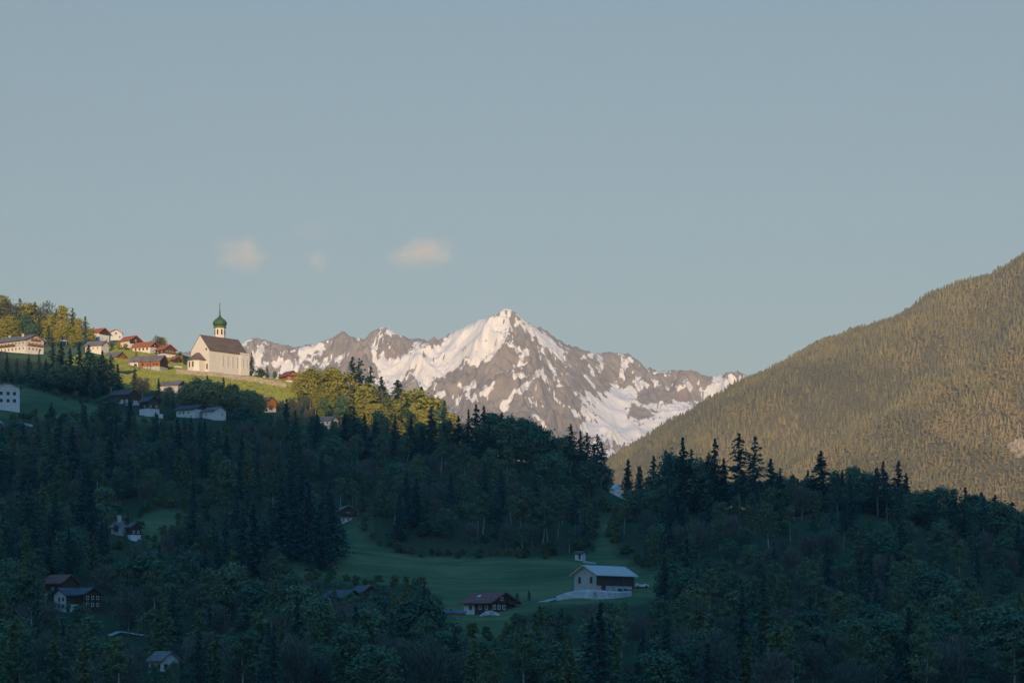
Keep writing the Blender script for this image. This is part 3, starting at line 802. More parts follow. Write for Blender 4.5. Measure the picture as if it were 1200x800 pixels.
on = MB().lathe([(2.8, 25.1), (3.35, 25.6), (3.75, 26.4), (3.8, 27.1), (3.5, 28.0), (2.7, 28.9), (1.6, 29.7), (.8, 30.5), (.42, 31.5), (.25, 33.6), (.12, 37.2)], 16, tw[0], tw[1]).build('onion_dome', M['copper'], ch, True)
MB().lathe([(.02, 36.9), (.34, 37.2), (.34, 37.5), (.05, 37.8), (.05, 39.4)], 8, tw[0], tw[1]).build('finial', M['gold'], on)
CLEAR.append((220, 350, 294, 437, 1300))

# --- churchyard wall, follows the brow of the meadow
def ground_wall(name, label, cat, pts, h, th, mat, below=1.5, group=None, base=None):
    P = [Vector(p) for p in pts]
    mb = MB(); V = []
    for i, p in enumerate(P):
        d = (P[min(i + 1, len(P) - 1)] - P[max(i - 1, 0)]); d.z = 0; d.normalize(); nrm = Vector((-d.y, d.x, 0)) * th / 2
        hh = h * (1 + 0.04 * math.sin(i * 2.1))
        for q, zz in ((-1, -below), (1, -below), (1, hh), (-1, hh)): V.append((p.x + nrm.x * q, p.y + nrm.y * q, p.z + zz))
    F = []
    for i in range(len(P) - 1):
        for k in range(4):
            F.append((i * 4 + k, i * 4 + (k + 1) % 4, (i + 1) * 4 + (k + 1) % 4, (i + 1) * 4 + k))
    F += [(3, 2, 1, 0), tuple(len(P) * 4 - 4 + k for k in range(4))]
    mb.add(V, F)
    return tag(mb.build(name, M[mat]), label, cat, group)
def along(cols, n):
    """points on the ground under a line of (column,row,distance)"""
    out = []
    for (a, b_) in zip(cols[:-1], cols[1:]):
        for k in range(n):
            t = k / n; c = [a[i] * (1 - t) + b_[i] * t for i in range(3)]
            x, y, z = at(*c); out.append((x, y, gz(x, y)))
    x, y, z = at(*cols[-1]); out.append((x, y, gz(x, y)))
    return out
ground_wall('churchyard_wall', 'long rough stone wall along the meadow brow below the church', 'wall',
            along([(206, 436, 1278), (226, 438, 1276), (255, 440, 1272), (290, 444, 1270), (315, 448, 1270), (336, 453, 1270)], 6), 2.6, 0.8, 'stone')
ground_wall('garden_wall', 'short bright white wall beside the churchyard gate', 'wall', along([(205, 433, 1330), (213, 432, 1325)], 3), 1.6, .5, 'plaster')
CLEAR.append((204, 430, 338, 452, 1270))

# --- village in the sun
h = house('hotel', 'hotel', 'long cream hotel in the sun with dark roof and orange balconies on its gable', 'hotel', -38, 13, 28, 2.4, 3.8, 3.0, 'plaster', 'offwhite', 'roofmauve', 1.3,
      wins=[('s', u, z, 1.3, 1.5) for z in (0.6, 3.6) for u in (-12, -9, -6, -3, 0, 3, 6, 9, 12)] + [('G', u, z, 1.2, 1.5) for z in (0.5, 3.4) for u in (-4, -1.3, 1.3, 4)] + [('G', u, 6.6, 1.2, 1.5) for u in (-1.3, 1.3)],
      chim=[(-8, 1, 1.8), (6, -1.5, 1.6)], balc=[('G', 0, 3.0, 11, 'woodorange'), ('G', 0, 5.9, 6.5, 'woodorange'), ('s', -3, 3.0, 18, 'woodbrown')], clear=0.85)
house('white_red', 'house', 'white village house with red roof, highest of the houses, beside the trees', 'house', -35, 8.4, 9, 4.6, 1.4, 2.6, 'white', 'wooddark', 'rooforange', 0.9,
      wins=[('s', u, 1.4, 1.1, 1.4) for u in (-2.5, 0, 2.5)] + [('G', u, 1.4, 1.0, 1.4) for u in (-2, 2)], chim=[(-3, -1, 1.3)], side='white', clear=.9)
house('white_gable', 'house', 'small white house with red roof and one window in its sunlit gable', 'house', -62, 8, 9, 3.4, 0.1, 2.1, 'white', 'white', 'rooforange', 0.7,
      wins=[('G', 0, 2.6, 1.3, 1.5), ('G', 2.4, .6, 1.1, 1.4), ('s', 1, 1, 1.1, 1.4)], clear=.9)
house('dark_gable', 'house', 'village house with bright orange roof and dark timber gable', 'house', -42, 9, 9.5, 2.6, 2.0, 2.8, 'plaster', 'wooddark', 'rooforange', 0.9,
      wins=[('s', u, .9, 1.1, 1.3) for u in (-2.6, 0, 2.6)] + [('G', u, 1.0, 1.0, 1.3) for u in (-2.4, 2.4)] + [('G', 0, 4.0, 1.0, 1.2)], side='plaster', clear=.9)
house('long_orange', 'house', 'long low orange-roofed house with cream wall above the board barn', 'house', -27, 9, 12.5, 2.6, .4, 2.9, 'plaster', 'wooddark', 'rooforange', 0.9,
      wins=[('s', u, .8, 1.1, 1.3, 'framebrown') for u in (-4, -1.3, 1.3, 4)] + [('G', 0, 3.0, 1, 1)], side='plaster', clear=.9)
house('small_chalet', 'chalet', 'dark timber chalet with orange roof and white ground floor beside the board barn', 'house', -48, 8, 8.5, 1.8, 2.6, 2.6, 'white', 'wooddark', 'rooforange', 1.0,
      wins=[('G', u, 2.2, 1.0, 1.2) for u in (-2, 0, 2)] + [('s', u, 2.2, 1.0, 1.2) for u in (-2, 2)], balc=[('G', 0, 1.9, 7, 'woodbrown')], clear=.9)
house('tiny_red', 'shed', 'tiny red-roofed shed at the end of the churchyard wall', 'shed', -45, 5, 5, 2.2, .2, 1.7, 'wooddark', 'wooddark', 'rooforange', .5, clear=.8, door=('G', 0, 1.2, 1.9))
bb = house('board_barn', 'barn', 'long orange board barn with brown roof and white end on the sunny meadow', 'barn', -20, 9, 18.5, .5, 3.2, 3.0, 'concrete', 'wooddark', 'roofmauve', 0.8, side='woodorange', clear=1.0,
      wins=[('s', u, 1.3, 1.2, 1.0, 'framebrown') for u in (-1, 2, 5.5, 7.5)])
MB().box(-9.3, -3.6, -4.6, -4.4, -3, 3.5).build('plaster_wall', M['white'], bb)
window(bb, 9.25, 18.5, 's', -5.2, .6, 1.4, 1.8, 'framebrown')
house('orange_shed', 'barn', 'small orange board barn with brown lean roof on the meadow edge', 'barn', -30, 7.5, 8.5, .3, 4.0, 2.4, 'concrete', 'woodorange', 'roofmauve', 1.0, clear=.6, door=('G', 0, 2.4, 2.6))
house('pale_house', 'house', 'pale plastered house with brown roof half hidden behind dark spruces', 'house', -25, 8, 11, 3.0, .2, 2.6, 'plaster', 'plaster', 'roofmauve', .8, wins=[('s', u, .9, 1, 1.3) for u in (-3, 0, 3)], clear=.45)
house('red_chalet', 'chalet', 'orange timber chalet behind the far end of the churchyard wall', 'house', -55, 7, 7, 1.2, 2.6, 2.4, 'white', 'woodorange', 'roofred', 1.2, wins=[('G', u, 1.6, 1.1, 1.2) for u in (-2, 2)] + [('G', 0, 4.0, 1, 1.1)], balc=[('G', 0, 3.6, 6, 'woodbrown')], clear=.9)
house('half_lit', 'barn', 'timber barn with brown roof half in shade at the foot of the sunny meadow', 'barn', -48, 6.5, 7.5, 1.0, 3.0, 2.4, 'offwhite', 'woodorange', 'roofmauve', 1.1, side='woodbrown', clear=.8, door=('G', 0, 2.2, 2.4))

# --- houses in the shade
wb = house('white_block', 'house', 'tall white house with two rows of windows and brown roof on the shaded slope', 'house', -74, 11.5, 9, 8.2, .2, 1.9, 'white', 'white', 'roofbrown', 1.1,
      wins=[('G', u, z, 1.3, 1.5, 'framebrown') for z in (1.4, 4.6) for u in (.6, 3.4)] + [('G', u, z, 1.3, 1.5, 'framebrown') for z in (1.4, 4.6) for u in (-2.4,)], clear=1.0)
house('wood_house', 'house', 'narrow dark timber house with white base beside a low white wall', 'house', -48, 6.5, 7, 2.6, 3.4, 2.2, 'white', 'wooddark', 'roofslate', .8, wins=[('G', u, 3.0, .9, 1.2) for u in (-1.6, 1.6)] + [('s', 1, 3.0, .9, 1.2)], clear=.8)
ground_wall('white_wall', 'low white garden wall beside the narrow timber house', 'wall', along([(180, 486, 1100), (191, 489, 1098)], 4), 1.9, .4, 'white')
house('dark_barn', 'barn', 'dark timber barn with slate roof hidden among spruces below the meadow', 'barn', -30, 9, 11, 1, 2.6, 2.4, 'offwhite', 'wooddark', 'roofslate', .9, clear=.25, door=('s', 0, 2.4, 2.4))
house('low_white', 'house', 'long low white house with dark slate roof on the shaded brow', 'house', -35, 9, 11.5, 2.9, .2, 1.9, 'white', 'wooddark', 'roofslate', 1.0, wins=[('s', u, .8, 1.2, 1.3) for u in (-3.5, -1, 2)] , side='white', clear=1)
house('low_gable', 'house', 'low white house with mauve-brown roof and white gable on the shaded brow', 'house', -42, 7, 8.5, 3.0, .2, 1.8, 'white', 'white', 'roofmauve', .7, wins=[('s', -1.5, .8, 1.1, 1.3), ('G', 1, 1, 1.1, 1.3)], clear=1)
house('mauve_roof', 'house', 'house showing only its dull brown roof among dark trees below the lit meadow', 'house', -20, 9, 10, 2.8, .2, 2.2, 'offwhite', 'wooddark', 'roofmauve', .8, wins=[('s', 0, .8, 1.1, 1.2)], clear=.25)
house('hidden_roof', 'house', 'house with wide brown roof and one white wall among trees under the sunlit wood', 'house', -30, 6.5, 8.5, 2.6, .2, 1.7, 'white', 'white', 'roofmauve', .9, wins=[('s', 0, .8, 1.2, 1.3), ('s', 2.6, .8, 1.2, 1.3)], clear=.0)
house('wood_edge', 'chalet', 'dark timber chalet with white ground floor at the edge of the wood', 'house', -72, 6.4, 8, 2.3, 2.2, 1.8, 'white', 'wooddark', 'roofmauve', .8, wins=[('G', u, .7, .9, 1.2) for u in (-1.8, 0, 1.8)] + [('G', 0, 3.0, .9, 1.0)], balc=[('G', 0, 2.4, 5.6, 'wooddark')], clear=1)
house('pale_cot', 'cottage', 'small grey-walled cottage with tall white chimney among trees', 'house', -40, 3.8, 4.0, 2.8, .2, 1.5, 'concrete', 'concrete', 'roofmauve', .5, wins=[('G', 0, 1.1, .9, 1.1)], chim=[(0, 0, 2.0)], clear=.6)
house('dark_cot', 'cottage', 'narrow dark timber cottage with white base beside the grey-walled cottage', 'house', -55, 3.6, 4.2, 1.5, 2.4, 1.2, 'white', 'wooddark', 'roofslate', .5, wins=[('G', -.8, 1.9, .7, .9), ('G', .8, 1.9, .7, .9)], clear=.8)
house('back_chalet', 'chalet', 'dark chalet with dull red roof peeping out behind the double-gabled chalet', 'house', -35, 6, 7, 1, 3.0, 2.0, 'offwhite', 'wooddark', 'roofred', .8, wins=[('s', 0, 1.6, .9, 1.0)], clear=.4)
fc = house('front_chalet', 'chalet', 'dark double-gabled chalet with white-plastered gable deep in the trees', 'house', 42, 6.2, 6.5, 1.2, 2.6, 1.6, 'offwhite', 'white', 'roofslate', .8, side='wooddark',
      wins=[('g', u, z, .8, 1.0, 'framebrown') for u in (-1.6, .4) for z in (.2, 2.0)], off=(-2.2, 0), clear=.7)
# second wing turned the other way
wing = MB()
cw = Matrix.Rotation(R(-88), 4, 'Z') @ Matrix.Translation((2.6, 0, 0)); 
def moved(mb, mtx):
    mb.v = [tuple(mtx @ Vector(p)) for p in mb.v]; return mb
mw_ = Matrix.Translation((3.4, -2.4, 0)) @ Matrix.Rotation(R(-86), 4, 'Z')
moved(gable_mb(5.6, 6.0, -3.5, 4.0, 1.5), mw_).build('wing_wall', [M['wooddark']] * 2, fc)
moved(roof_mb(5.6, 6.0, 4.0, 1.5, .7), mw_).build('wing_roof', M['roofslate'], fc)
for u in (-1.7, 0, 1.7):
    for zz in (.6, 2.5):
        w_ = window(fc, 5.6, 6.0, 'G', u, zz, .8, 1.0); w_.matrix_local = mw_
house('valley_house', 'house', 'white house with mauve roof showing in patches between the lowest trees', 'house', -45, 4.6, 5, 5.4, .2, 1.7, 'white', 'white', 'roofmauve', .6, wins=[('G', u, z, .9, 1.1, 'framebrown') for u in (-1.3, 1.3) for z in (1, 3.6)] + [('s', u, 3.6, .9, 1.1, 'framebrown') for u in (-1.3, 1.3)], clear=.3)
house('twin_dark', 'barn', 'dark timber barn with black roof beside its twin among the trees', 'barn', -40, 7.5, 8, 1.5, 3.2, 1.9, 'offwhite', 'wooddark', 'roofslate', .9, clear=.2, dz=-1.8, door=('G', 0, 2, 2.2))
house('twin_dark2', 'barn', 'dark timber barn with steep gable, nearer the meadow of the twin barns', 'barn', -62, 7, 8, 1.5, 3.2, 2.4, 'offwhite', 'wooddark', 'roofslate', .9, clear=.2, dz=-2.0, door=('G', 0, 2, 2.2))
fh = house('farmhouse', 'farmhouse', 'timber farmhouse with dull red roof and white-framed windows below the meadow', 'farmhouse', -47, 9.6, 11.4, 2.5, .5, 2.5, 'wooddark', 'wooddark', 'roofred', 1.3,
      wins=[('G', u, .7, 1.1, 1.3) for u in (-3.6, -1.7, .2)] + [('G', -.6, 3.2, 1.1, 1.1)] + [('s', u, .7, 1.2, 1.3) for u in (1.2, 3.8)], balc=[('G', 2.8, 2.2, 3.6, 'wooddark')], clear=1.0)
MB().box(-5.76, -1.2, -4.88, -4.70, -2.5, 2.35).build('plaster_wall', M['white'], fh)
window(fh, 9.8, 11.4, 's', -2.8, .7, 1.1, 1.2, 'framebrown')
sk = MB().box(-2.6, -1.5, -.45, .45, -.05, .12).build('skylight', M['frame'], fh)
sk.location = (0, -2.2, 3.0 + 2.5 * (1 - 2.2 / 4.8) + .30); sk.rotation_euler = (math.atan(2.5 / 4.8), 0, 0)
house('hut', 'hut', 'tiny white hut with dark roof on the meadow behind the grey barn', 'hut', -30, 2.8, 3.0, 1.9, .1, .7, 'white', 'white', 'roofslate', .45, clear=1, door=('s', .5, .9, 1.9))
ground_wall('field_wall', 'low pale stone wall running from the tiny white hut', 'wall', along([(683, 656, 854), (698, 656, 852)], 4), .7, .4, 'rubble')
house('gap_house', 'house', 'white house with grey roof in the gap between the two dark woods', 'house', -35, 8, 9.5, 3.4, .2, 2.2, 'white', 'white', 'roofgrey', .8, wins=[('s', u, 1, 1.1, 1.3) for u in (-2, 2)] + [('G', 0, 1, 1.1, 1.3)], clear=.8, dz=1.6)

# --- the big grey barn
bn = house('barn', 'barn', 'large grey-boarded barn with pale metal roof and concrete base on the meadow', 'barn', 49, 8.8, 18.6, 0, 4.5, 2.5, 'concrete', 'woodgrey', 'roofgrey', 1.1, side='wooddark', clear=1.0)
for u in (-2.4, 2.2):
    mb = MB(); mb.box(-9.39, -9.25, u - .45, u + .45, 1.6, 3.6); mb.build('shutter', M['wooddark'], bn)
mb = MB(); mb.box(-9.37, -9.25, -1.4, 1.2, 0.0, 4.2); mb.build('door', M['woodgrey'], bn)
mb = MB(); mb.box(-9.2, 8.2, -4.55, -4.3, -4.5, .9); mb.build('base_wall', M['concrete'], bn)
mb = MB(); mb.box(-7.0, -5.0, -4.62, -4.5, -.4, 1.9); mb.build('door', M['wooddark'], bn)
for u in (1.2, 4.2):
    mb = MB(); mb.box(u, u + 1.9, -4.62, -4.5, -.7, .1); mb.build('window', M['glass'], bn)
mb = MB(); mb.box(3.0, 9.28, -4.58, -4.43, .9, 4.25); mb.build('hay_door', M['wooddark'], bn)
CLEAR.append((668, 655, 755, 700, 760))
# ramp wall and farm track
bank = [(652, 698, 728), (664, 694, 731), (674, 691.5, 733), (686, 690.2, 733), (697, 690.2, 732), (706, 691.5, 733), (718, 692.5, 736), (730, 692.5, 740), (740, 692, 744)]
bp_ = [at(*c) for c in bank]
bV = []
for i, (x, y, z) in enumerate(bp_):
    g0 = min(gz(x, y - 1.6), z) - 1.2
    bV += [(x, y - 2.2, g0), (x, y - 1.0, z - .35), (x, y + .4, z), (x, y + 3.0, z - .1), (x, y + 3.0, g0)]
bF = [(i * 5 + k, i * 5 + k + 1, i * 5 + k + 6, i * 5 + k + 5) for i in range(len(bp_) - 1) for k in range(4)]
tag(MB().add(bV, bF).build('earth_bank', M['bankstone']), 'pale bank of bare earth and stone holding up the yard below the grey barn', 'bank')
def strip(name, cols, width, mat, n=8, lift=.12):
    P = [Vector(p) for p in along(cols, n)]
    V = []; F = []
    for i, p in enumerate(P):
        d = (P[min(i + 1, len(P) - 1)] - P[max(i - 1, 0)]); d.z = 0; d.normalize(); nr = Vector((-d.y, d.x, 0)) * width / 2
        for q in (-1, -.33, .33, 1):
            a = p + nr * q; V.append((a.x, a.y, gz(a.x, a.y) + lift))
    for i in range(len(P) - 1):
        for k in range(3): F.append((i * 4 + k, i * 4 + k + 1, i * 4 + k + 5, i * 4 + k + 4))
    me = bpy.data.meshes.new(name); me.from_pydata(V, [], F); me.update(); me.materials.append(M[mat])
    return structure(link(name, me))
strip('track', [(625, 705, 720), (636, 702, 724), (646, 699.5, 727), (655, 698, 729)], 2.6, 'gravel', lift=.3)
strip('path', [(128, 738, 616), (140, 733, 622), (152, 735, 620), (168, 738, 618)], 1.7, 'gravel', lift=.3)
CLEAR.append((136, 730, 164, 738, 610))
CLEAR.append((625, 690, 700, 704, 720))

# --- car on the yard
def car(label, px, py, D, rz):
    x, y, z = at(px, py, D)
    c = thing('parked_car', label, 'car', (x, y, gz(x, y) + .25), rz)
    prof = [(-2.1, .28), (2.1, .28), (2.15, .75), (1.95, .92), (1.1, 1.0), (.45, 1.45), (-1.1, 1.48), (-1.9, 1.0), (-2.12, .85)]
    V = [(a, s_ * .85 * (0.86 if b_ > 1.2 else 1), b_) for s_ in (-1, 1) for a, b_ in prof]; n = len(prof)
    MB().add(V, [tuple(range(n)), tuple(range(2 * n - 1, n - 1, -1))] + [(i, i + n, (i + 1) % n + n, (i + 1) % n) for i in range(n)]).build('body', M['carwhite'], c)
    for s_ in (-1, 1):
        a, b_ = sorted((s_ * .795, s_ * .87))
        MB().box(-1.3, .55, a, b_, 1.03, 1.38).build('side_window', M['glass'], c)
        for wx in (-1.35, 1.35):
            V = [(wx + .33 * math.cos(k * .5236), yy_, .33 + .33 * math.sin(k * .5236)) for yy_ in (s_ * .7, s_ * .9) for k in range(12)]
            MB().add(V, [tuple(range(12)), tuple(range(23, 11, -1))] + [(i, i + 12, (i + 1) % 12 + 12, (i + 1) % 12) for i in range(12)]).build('wheel', M['tyre'], c)
    return c
car('white car parked at the far end of the grey barn', 752, 689, 757, R(10))
CLEAR.append((742, 681, 764, 691, 757))
# --- heap of stones and covered woodpile by the farmhouse
def heap(name, label, cat, px, py, D, w, d, h, mat, n=60):
    x, y, z = at(px, py, D); mb = MB(); r = random.Random(px)
    for i in range(n):
        a, b_ = r.uniform(-w, w), r.uniform(-d, d); zz = h * (1 - (a / w) ** 2) * (1 - (b_ / d) ** 2) * r.uniform(.4, 1); s_ = r.uniform(.2, .5)
        mb.lathe([(s_ * .6, zz - s_), (s_, zz - .2 * s_), (s_ * .8, zz + .4 * s_), (s_ * .3, zz + .6 * s_)], 6, a, b_)
    o = mb.build(name, M[mat]); o.location = (x, y, gz(x, y)); return tag(o, label, cat)
heap('stone_heap', 'pale heap of quarried stones below the red-roofed farmhouse', 'stones', 575, 727, 676, 2.6, 1.2, 1.5, 'rubble', 90)
CLEAR.append((564, 716, 586, 729, 675))
x, y, z = at(534, 720, 684)
wp = thing('woodpile', 'long low woodpile under blue sheeting beside the red-roofed farmhouse', 'woodpile', (x, y, gz(x, y)), R(-3))
mb = MB()
for i in range(30):
    for j in range(2): mb.lathe([(.19, -.0), (.19, .9)], 6, 0, 0)
mb = MB()
for i in range(14):
    mb.box(-3.0 + i * .42, -2.62 + i * .42, -.5, .5, 0.0, .9 + .12 * math.sin(i * 1.7))
mb.build('logs', M['woodbrown'], wp)
prof = [(-.62, .7), (-.5, 1.15), (0, 1.35), (.5, 1.15), (.62, .7), (.45, .95), (0, 1.12), (-.45, .95)]
MB().prism_x(prof, -3.2, -.1).build('cover', M['blue'], wp)
MB().prism_x([(a, b_ - .08) for a, b_ in prof], .1, 3.1).build('cover', M['blue'], wp)
CLEAR.append((520, 711, 548, 721, 684))
ground_wall('white_wall', 'rubbly white wall in front of the tall white house', 'wall', along([(-8, 482, 1055), (0, 483, 1053), (9, 486, 1050)], 4), 3.4, .8, 'rubble')
ground_wall('field_wall', 'low pale wall on the grass under the tall white house', 'wall', along([(24, 486, 1062), (38, 489, 1060)], 4), .9, .5, 'rubble')
CLEAR.append((-10, 445, 42, 488, 1050))
# --- two pale poles at the top of the meadow
for px, lab in ((337, 'pale pole at the meadow corner, the one nearer the slope'), (358, 'pale pole under dark spruces at the top of the meadow')):
    x, y, z = at(px, 633, 845); zz = gz(x, y)
    p_ = thing('wooden_pole', lab, 'pole', (x, y, zz), 0, 'poles at the top of the meadow')
    MB().lathe([(.22, -.5), (.20, 3.2), (.16, 4.4)], 8).build('post', M['greybark'], p_)
    MB().lathe([(.24, 4.403), (.05, 4.6)], 8).build('cap', M['darkmetal'], p_)
    CLEAR.append((px - 3, 618, px + 3, 634, 845))
# --- flagpoles / lamp posts in the sunny village
for px, py, D, hgt_ in ((152, 432, 1275, 8.5), (162, 432, 1276, 8.5), (173, 432, 1277, 8.5)):
    x, y, z = at(px, py, D)
    o = MB().lathe([(.22, -.4), (.17, hgt_ * .7), (.12, hgt_)], 6).build('wooden_pole', M['greybark'])
    o.location = (x, y, gz(x, y)); tag(o, {152: 'pale pole just beyond the white end of the board barn', 162: 'pale pole before the white end of the board barn', 173: 'pale pole before the orange boards of the barn'}[px], 'pole', 'poles by the board barn')

# ------------------------------------------------------------------ trees: one of each shape first
def cards(P, A, B, jit=None):
    """leaf-sized quads: centres P, half axes A and B"""
    P, A, B = (np.asarray(q, float) for q in (P, A, B))
    V = np.stack([P - A - B * .55, P + A * .2 - B, P + A + B * .35, P - A * .3 + B], 1).reshape(-1, 3)
    return V, np.arange(len(V)).reshape(-1, 4)
def unit(v): return v / (np.linalg.norm(v, axis=-1, keepdims=True) + 1e-9)
def conifer_mesh(name, mat, H=18.0, z0=.06, rad=.17, levels=30, nb=(6, 9), ragged=.25, droop=.32, gap=0.0, seed=0, power=.85, size=1.22):
    r = np.random.default_rng(seed); P = []; A = []; B = []
    for l in range(levels):
        t = l / (levels - 1)
        z = H * (z0 + (1 - z0) * t * .985)
        R0 = H * rad * (1 - t) ** power + .12
        if t < .12: R0 *= .65 + 2.9 * t
        n = r.integers(*nb) if t < .85 else 4
        for k in range(n):
            if r.random() < gap: continue
            a = r.uniform(0, 2 * np.pi); ln = R0 * r.uniform(1 - ragged, 1 + ragged * .8)
            d = np.array([np.cos(a), np.sin(a), 0]); ns = max(2, int(np.ceil(ln / .75)))
            for s in range(ns):
                u = (s + r.uniform(.2, .9)) / ns
                p = d * ln * u + np.array([0, 0, z - droop * ln * u + .16 * ln * u * u + r.normal(0, .12)])
                ax = d * (.42 + .25 * ln / ns) + np.array([0, 0, -.16 + r.normal(0, .12)]) + r.normal(0, .1, 3)
                roll = r.uniform(-1.25, 1.25); side = np.array([-d[1], d[0], 0])
                b_ = (side * np.cos(roll) + np.array([0, 0, 1]) * np.sin(roll)) * r.uniform(.24, .46) * (1 - .35 * u)
                P.append(p); A.append(ax * .62 * size); B.append(b_ * size)
    P.append([0, 0, H * .985]); A.append([0, 0, .5]); B.append([.1, 0, 0])
    V, F = cards(P, A, B)
    return mesh_np(name, V, F, [M[mat]])
def trunk_mesh(name, mat, H, r0, seed, lean=0.0, top=.97, limbs=0, zl=(.35, .8), ll=.22):
    r = random.Random(seed); mb = MB(); n = 6
    P = [(lean * H * (i / n) ** 1.5 + r.uniform(-1, 1) * .012 * H * (0 < i), r.uniform(-1, 1) * .012 * H * (0 < i), -1.2 + (H * top + 1.2) * i / n) for i in range(n + 1)]
    mb.tube(P, [r0 * (1.25 if i == 0 else 1 - .88 * i / n) for i in range(n + 1)], 6)
    for k in range(limbs):
        t = r.uniform(*zl); i = min(n - 1, int(t * n)); f = t * n - i
        p = Vector(P[i]).lerp(Vector(P[i + 1]), f); a = r.uniform(0, 6.28); ln = H * ll * r.uniform(.7, 1.2)
        q = p + Vector((math.cos(a) * ln * .6, math.sin(a) * ln * .6, ln * .45)); q2 = q + Vector((math.cos(a + .4) * ln * .35, math.sin(a + .4) * ln * .35, ln * .45))
        rr = r0 * (1 - .85 * t) * .55
        mb.tube([p, q, q2], [rr, rr * .6, rr * .15], 5)
    return mb.mesh(name, [M[mat]], True)
def crown_mesh(name, mat, H=15.0, z0=.22, rx=.30, lobes=15, per=110, leafs=.42, seed=0, shape='round', gap=.0, lump=.78):
    r = np.random.default_rng(seed); P = []; A = []; B = []
    for l in range(lobes):
        f = (l + .5) / lobes; th = l * 2.39996 + r.uniform(-.4, .4)
        zz = f
        if shape == 'round': env = np.sqrt(max(.05, 1 - (2 * zz - 1) ** 2))
        elif shape == 'egg': env = np.sqrt(max(.04, 1 - (2 * zz ** .75 - 1) ** 2)) * (1.05 - .35 * zz)
        else: env = .35 + .65 * np.sin(np.pi * min(1, zz * .9 + .12))
        rr = rx * H * env * r.uniform(.25, .88)
        c = np.array([np.cos(th) * rr, np.sin(th) * rr, H * (z0 + (1 - z0) * (.10 + .82 * zz)) + r.normal(0, .25)])
        lr = rx * H * r.uniform(.30, .66) * (.75 + .3 * env) * lump
        n = int(per * r.uniform(.7, 1.25))
        d = unit(r.normal(0, 1, (n, 3)) + np.array([0, 0, .35])); s = r.uniform(.45, 1.05, (n, 1)) ** .6
        p = c + d * s * lr * np.array([1, 1, .78]) * (1 + .34 * r.normal(0, 1, (n, 1)))
        nn = unit(d + r.normal(0, .42, (n, 3))); ax = unit(np.cross(nn, r.normal(0, 1, (n, 3)))); bx = np.cross(nn, ax)
        sz = leafs * r.uniform(.6, 1.35, (n, 1))
        P.append(p); A.append(ax * sz); B.append(bx * sz * .8)
    V, F = cards(np.concatenate(P), np.concatenate(A), np.concatenate(B))
    zmax = V[:, 2].max(); V[:, 2] *= H / zmax
    return mesh_np(name, V, F, [M[mat]])
def twig_mesh(name, mat, H=14.0, z0=.25, rx=.26, n=1100, seed=0):
    r = np.random.default_rng(seed)
    lob = [np.array([np.cos(k * 2.4) * rx * H * .5, np.sin(k * 2.4) * rx * H * .5, H * (z0 + (1 - z0) * (.2 + .6 * k / 9))]) for k in range(10)]
    idx = r.integers(0, 10, n); c = np.array(lob)[idx]
    d = unit(r.normal(0, 1, (n, 3)) + [0, 0, .4]); p = c + d * (r.uniform(.2, 1, (n, 1)) ** .5) * rx * H * .6
    out_ = unit(p - np.array([0, 0, H * z0])) ; ax = unit(out_ + r.normal(0, .45, (n, 3))); bx = unit(np.cross(ax, r.normal(0, 1, (n, 3))))
    V, F = cards(p, ax * r.uniform(.5, 1.1, (n, 1)), bx * r.uniform(.05, .11, (n, 1)))
    V[:, 2] *= H / V[:, 2].max()
    return mesh_np(name, V, F, [M[mat]])

KIND = {}
def proto(kind, H, crown, trunk): KIND.setdefault(kind, []).append((H, crown, trunk))
for i in range(6):
    proto('spruce_tree', 18.0, conifer_mesh('crown', 'spruce', 18, .05 + .02 * (i % 3), (.19, .25, .22, .27, .20, .17)[i], 34, ragged=(.2, .3, .35, .25, .4, .3)[i], droop=(.25, .4, .35, .3, .45, .2)[i], gap=(.0, .05, .12, .0, .15, .1)[i], seed=i),
          trunk_mesh('trunk', 'bark', 18, .24, i))
for i in range(4):
    proto('pine_tree', 19.0, conifer_mesh('crown', 'spruce', 19, (.35, .42, .28, .2)[i], (.17, .16, .19, .20)[i], 24, (5, 8), .45, .18, (.10, .15, .18, .2)[i], 40 + i, .6, 1.25), trunk_mesh('trunk', 'greybark', 19, .26, 40 + i, .01))
for i in range(4):
    proto('larch_tree', 17.0, conifer_mesh('crown', 'larch', 17, .10, (.21, .25, .23, .20)[i], 28, (6, 9), .4, .12, .05, 60 + i, .7, 1.25), trunk_mesh('trunk', 'bark', 17, .22, 60 + i))
for i in range(6):
    proto('broadleaf_tree', 14.0, crown_mesh('crown', 'broad', 14, (.16, .2, .14, .22, .18, .12)[i], (.30, .27, .34, .31, .26, .33)[i], (30, 25, 33, 28, 24, 36)[i], 130, .28, 80 + i, ('round', 'egg', 'round', 'egg', 'round', 'round')[i]),
          trunk_mesh('trunk', 'bark', 14, .26, 80 + i, .0, .8, 6))
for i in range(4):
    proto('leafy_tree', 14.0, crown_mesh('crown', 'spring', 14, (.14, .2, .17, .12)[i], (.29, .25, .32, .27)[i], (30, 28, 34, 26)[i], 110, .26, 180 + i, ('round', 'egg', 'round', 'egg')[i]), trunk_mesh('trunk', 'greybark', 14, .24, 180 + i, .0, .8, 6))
for i in range(4):
    proto('birch_tree', 16.0, crown_mesh('crown', 'birchleaf', 16, (.38, .32, .42, .35)[i], (.20, .22, .19, .23)[i], 12, 150, .27, 100 + i, 'egg'), trunk_mesh('trunk', 'birchbark', 16, .24, 100 + i, (.04, -.05, .07, -.02)[i], .92, 4, (.4, .8), .15))
for i in range(4):
    proto('bare_tree', 13.0, twig_mesh('crown', 'twig', 13, (.2, .25, .15, .22)[i], (.28, .25, .32, .27)[i], 1500, 120 + i), trunk_mesh('trunk', 'greybark', 13, .2, 120 + i, .02, .85, 9, (.25, .8), .26))
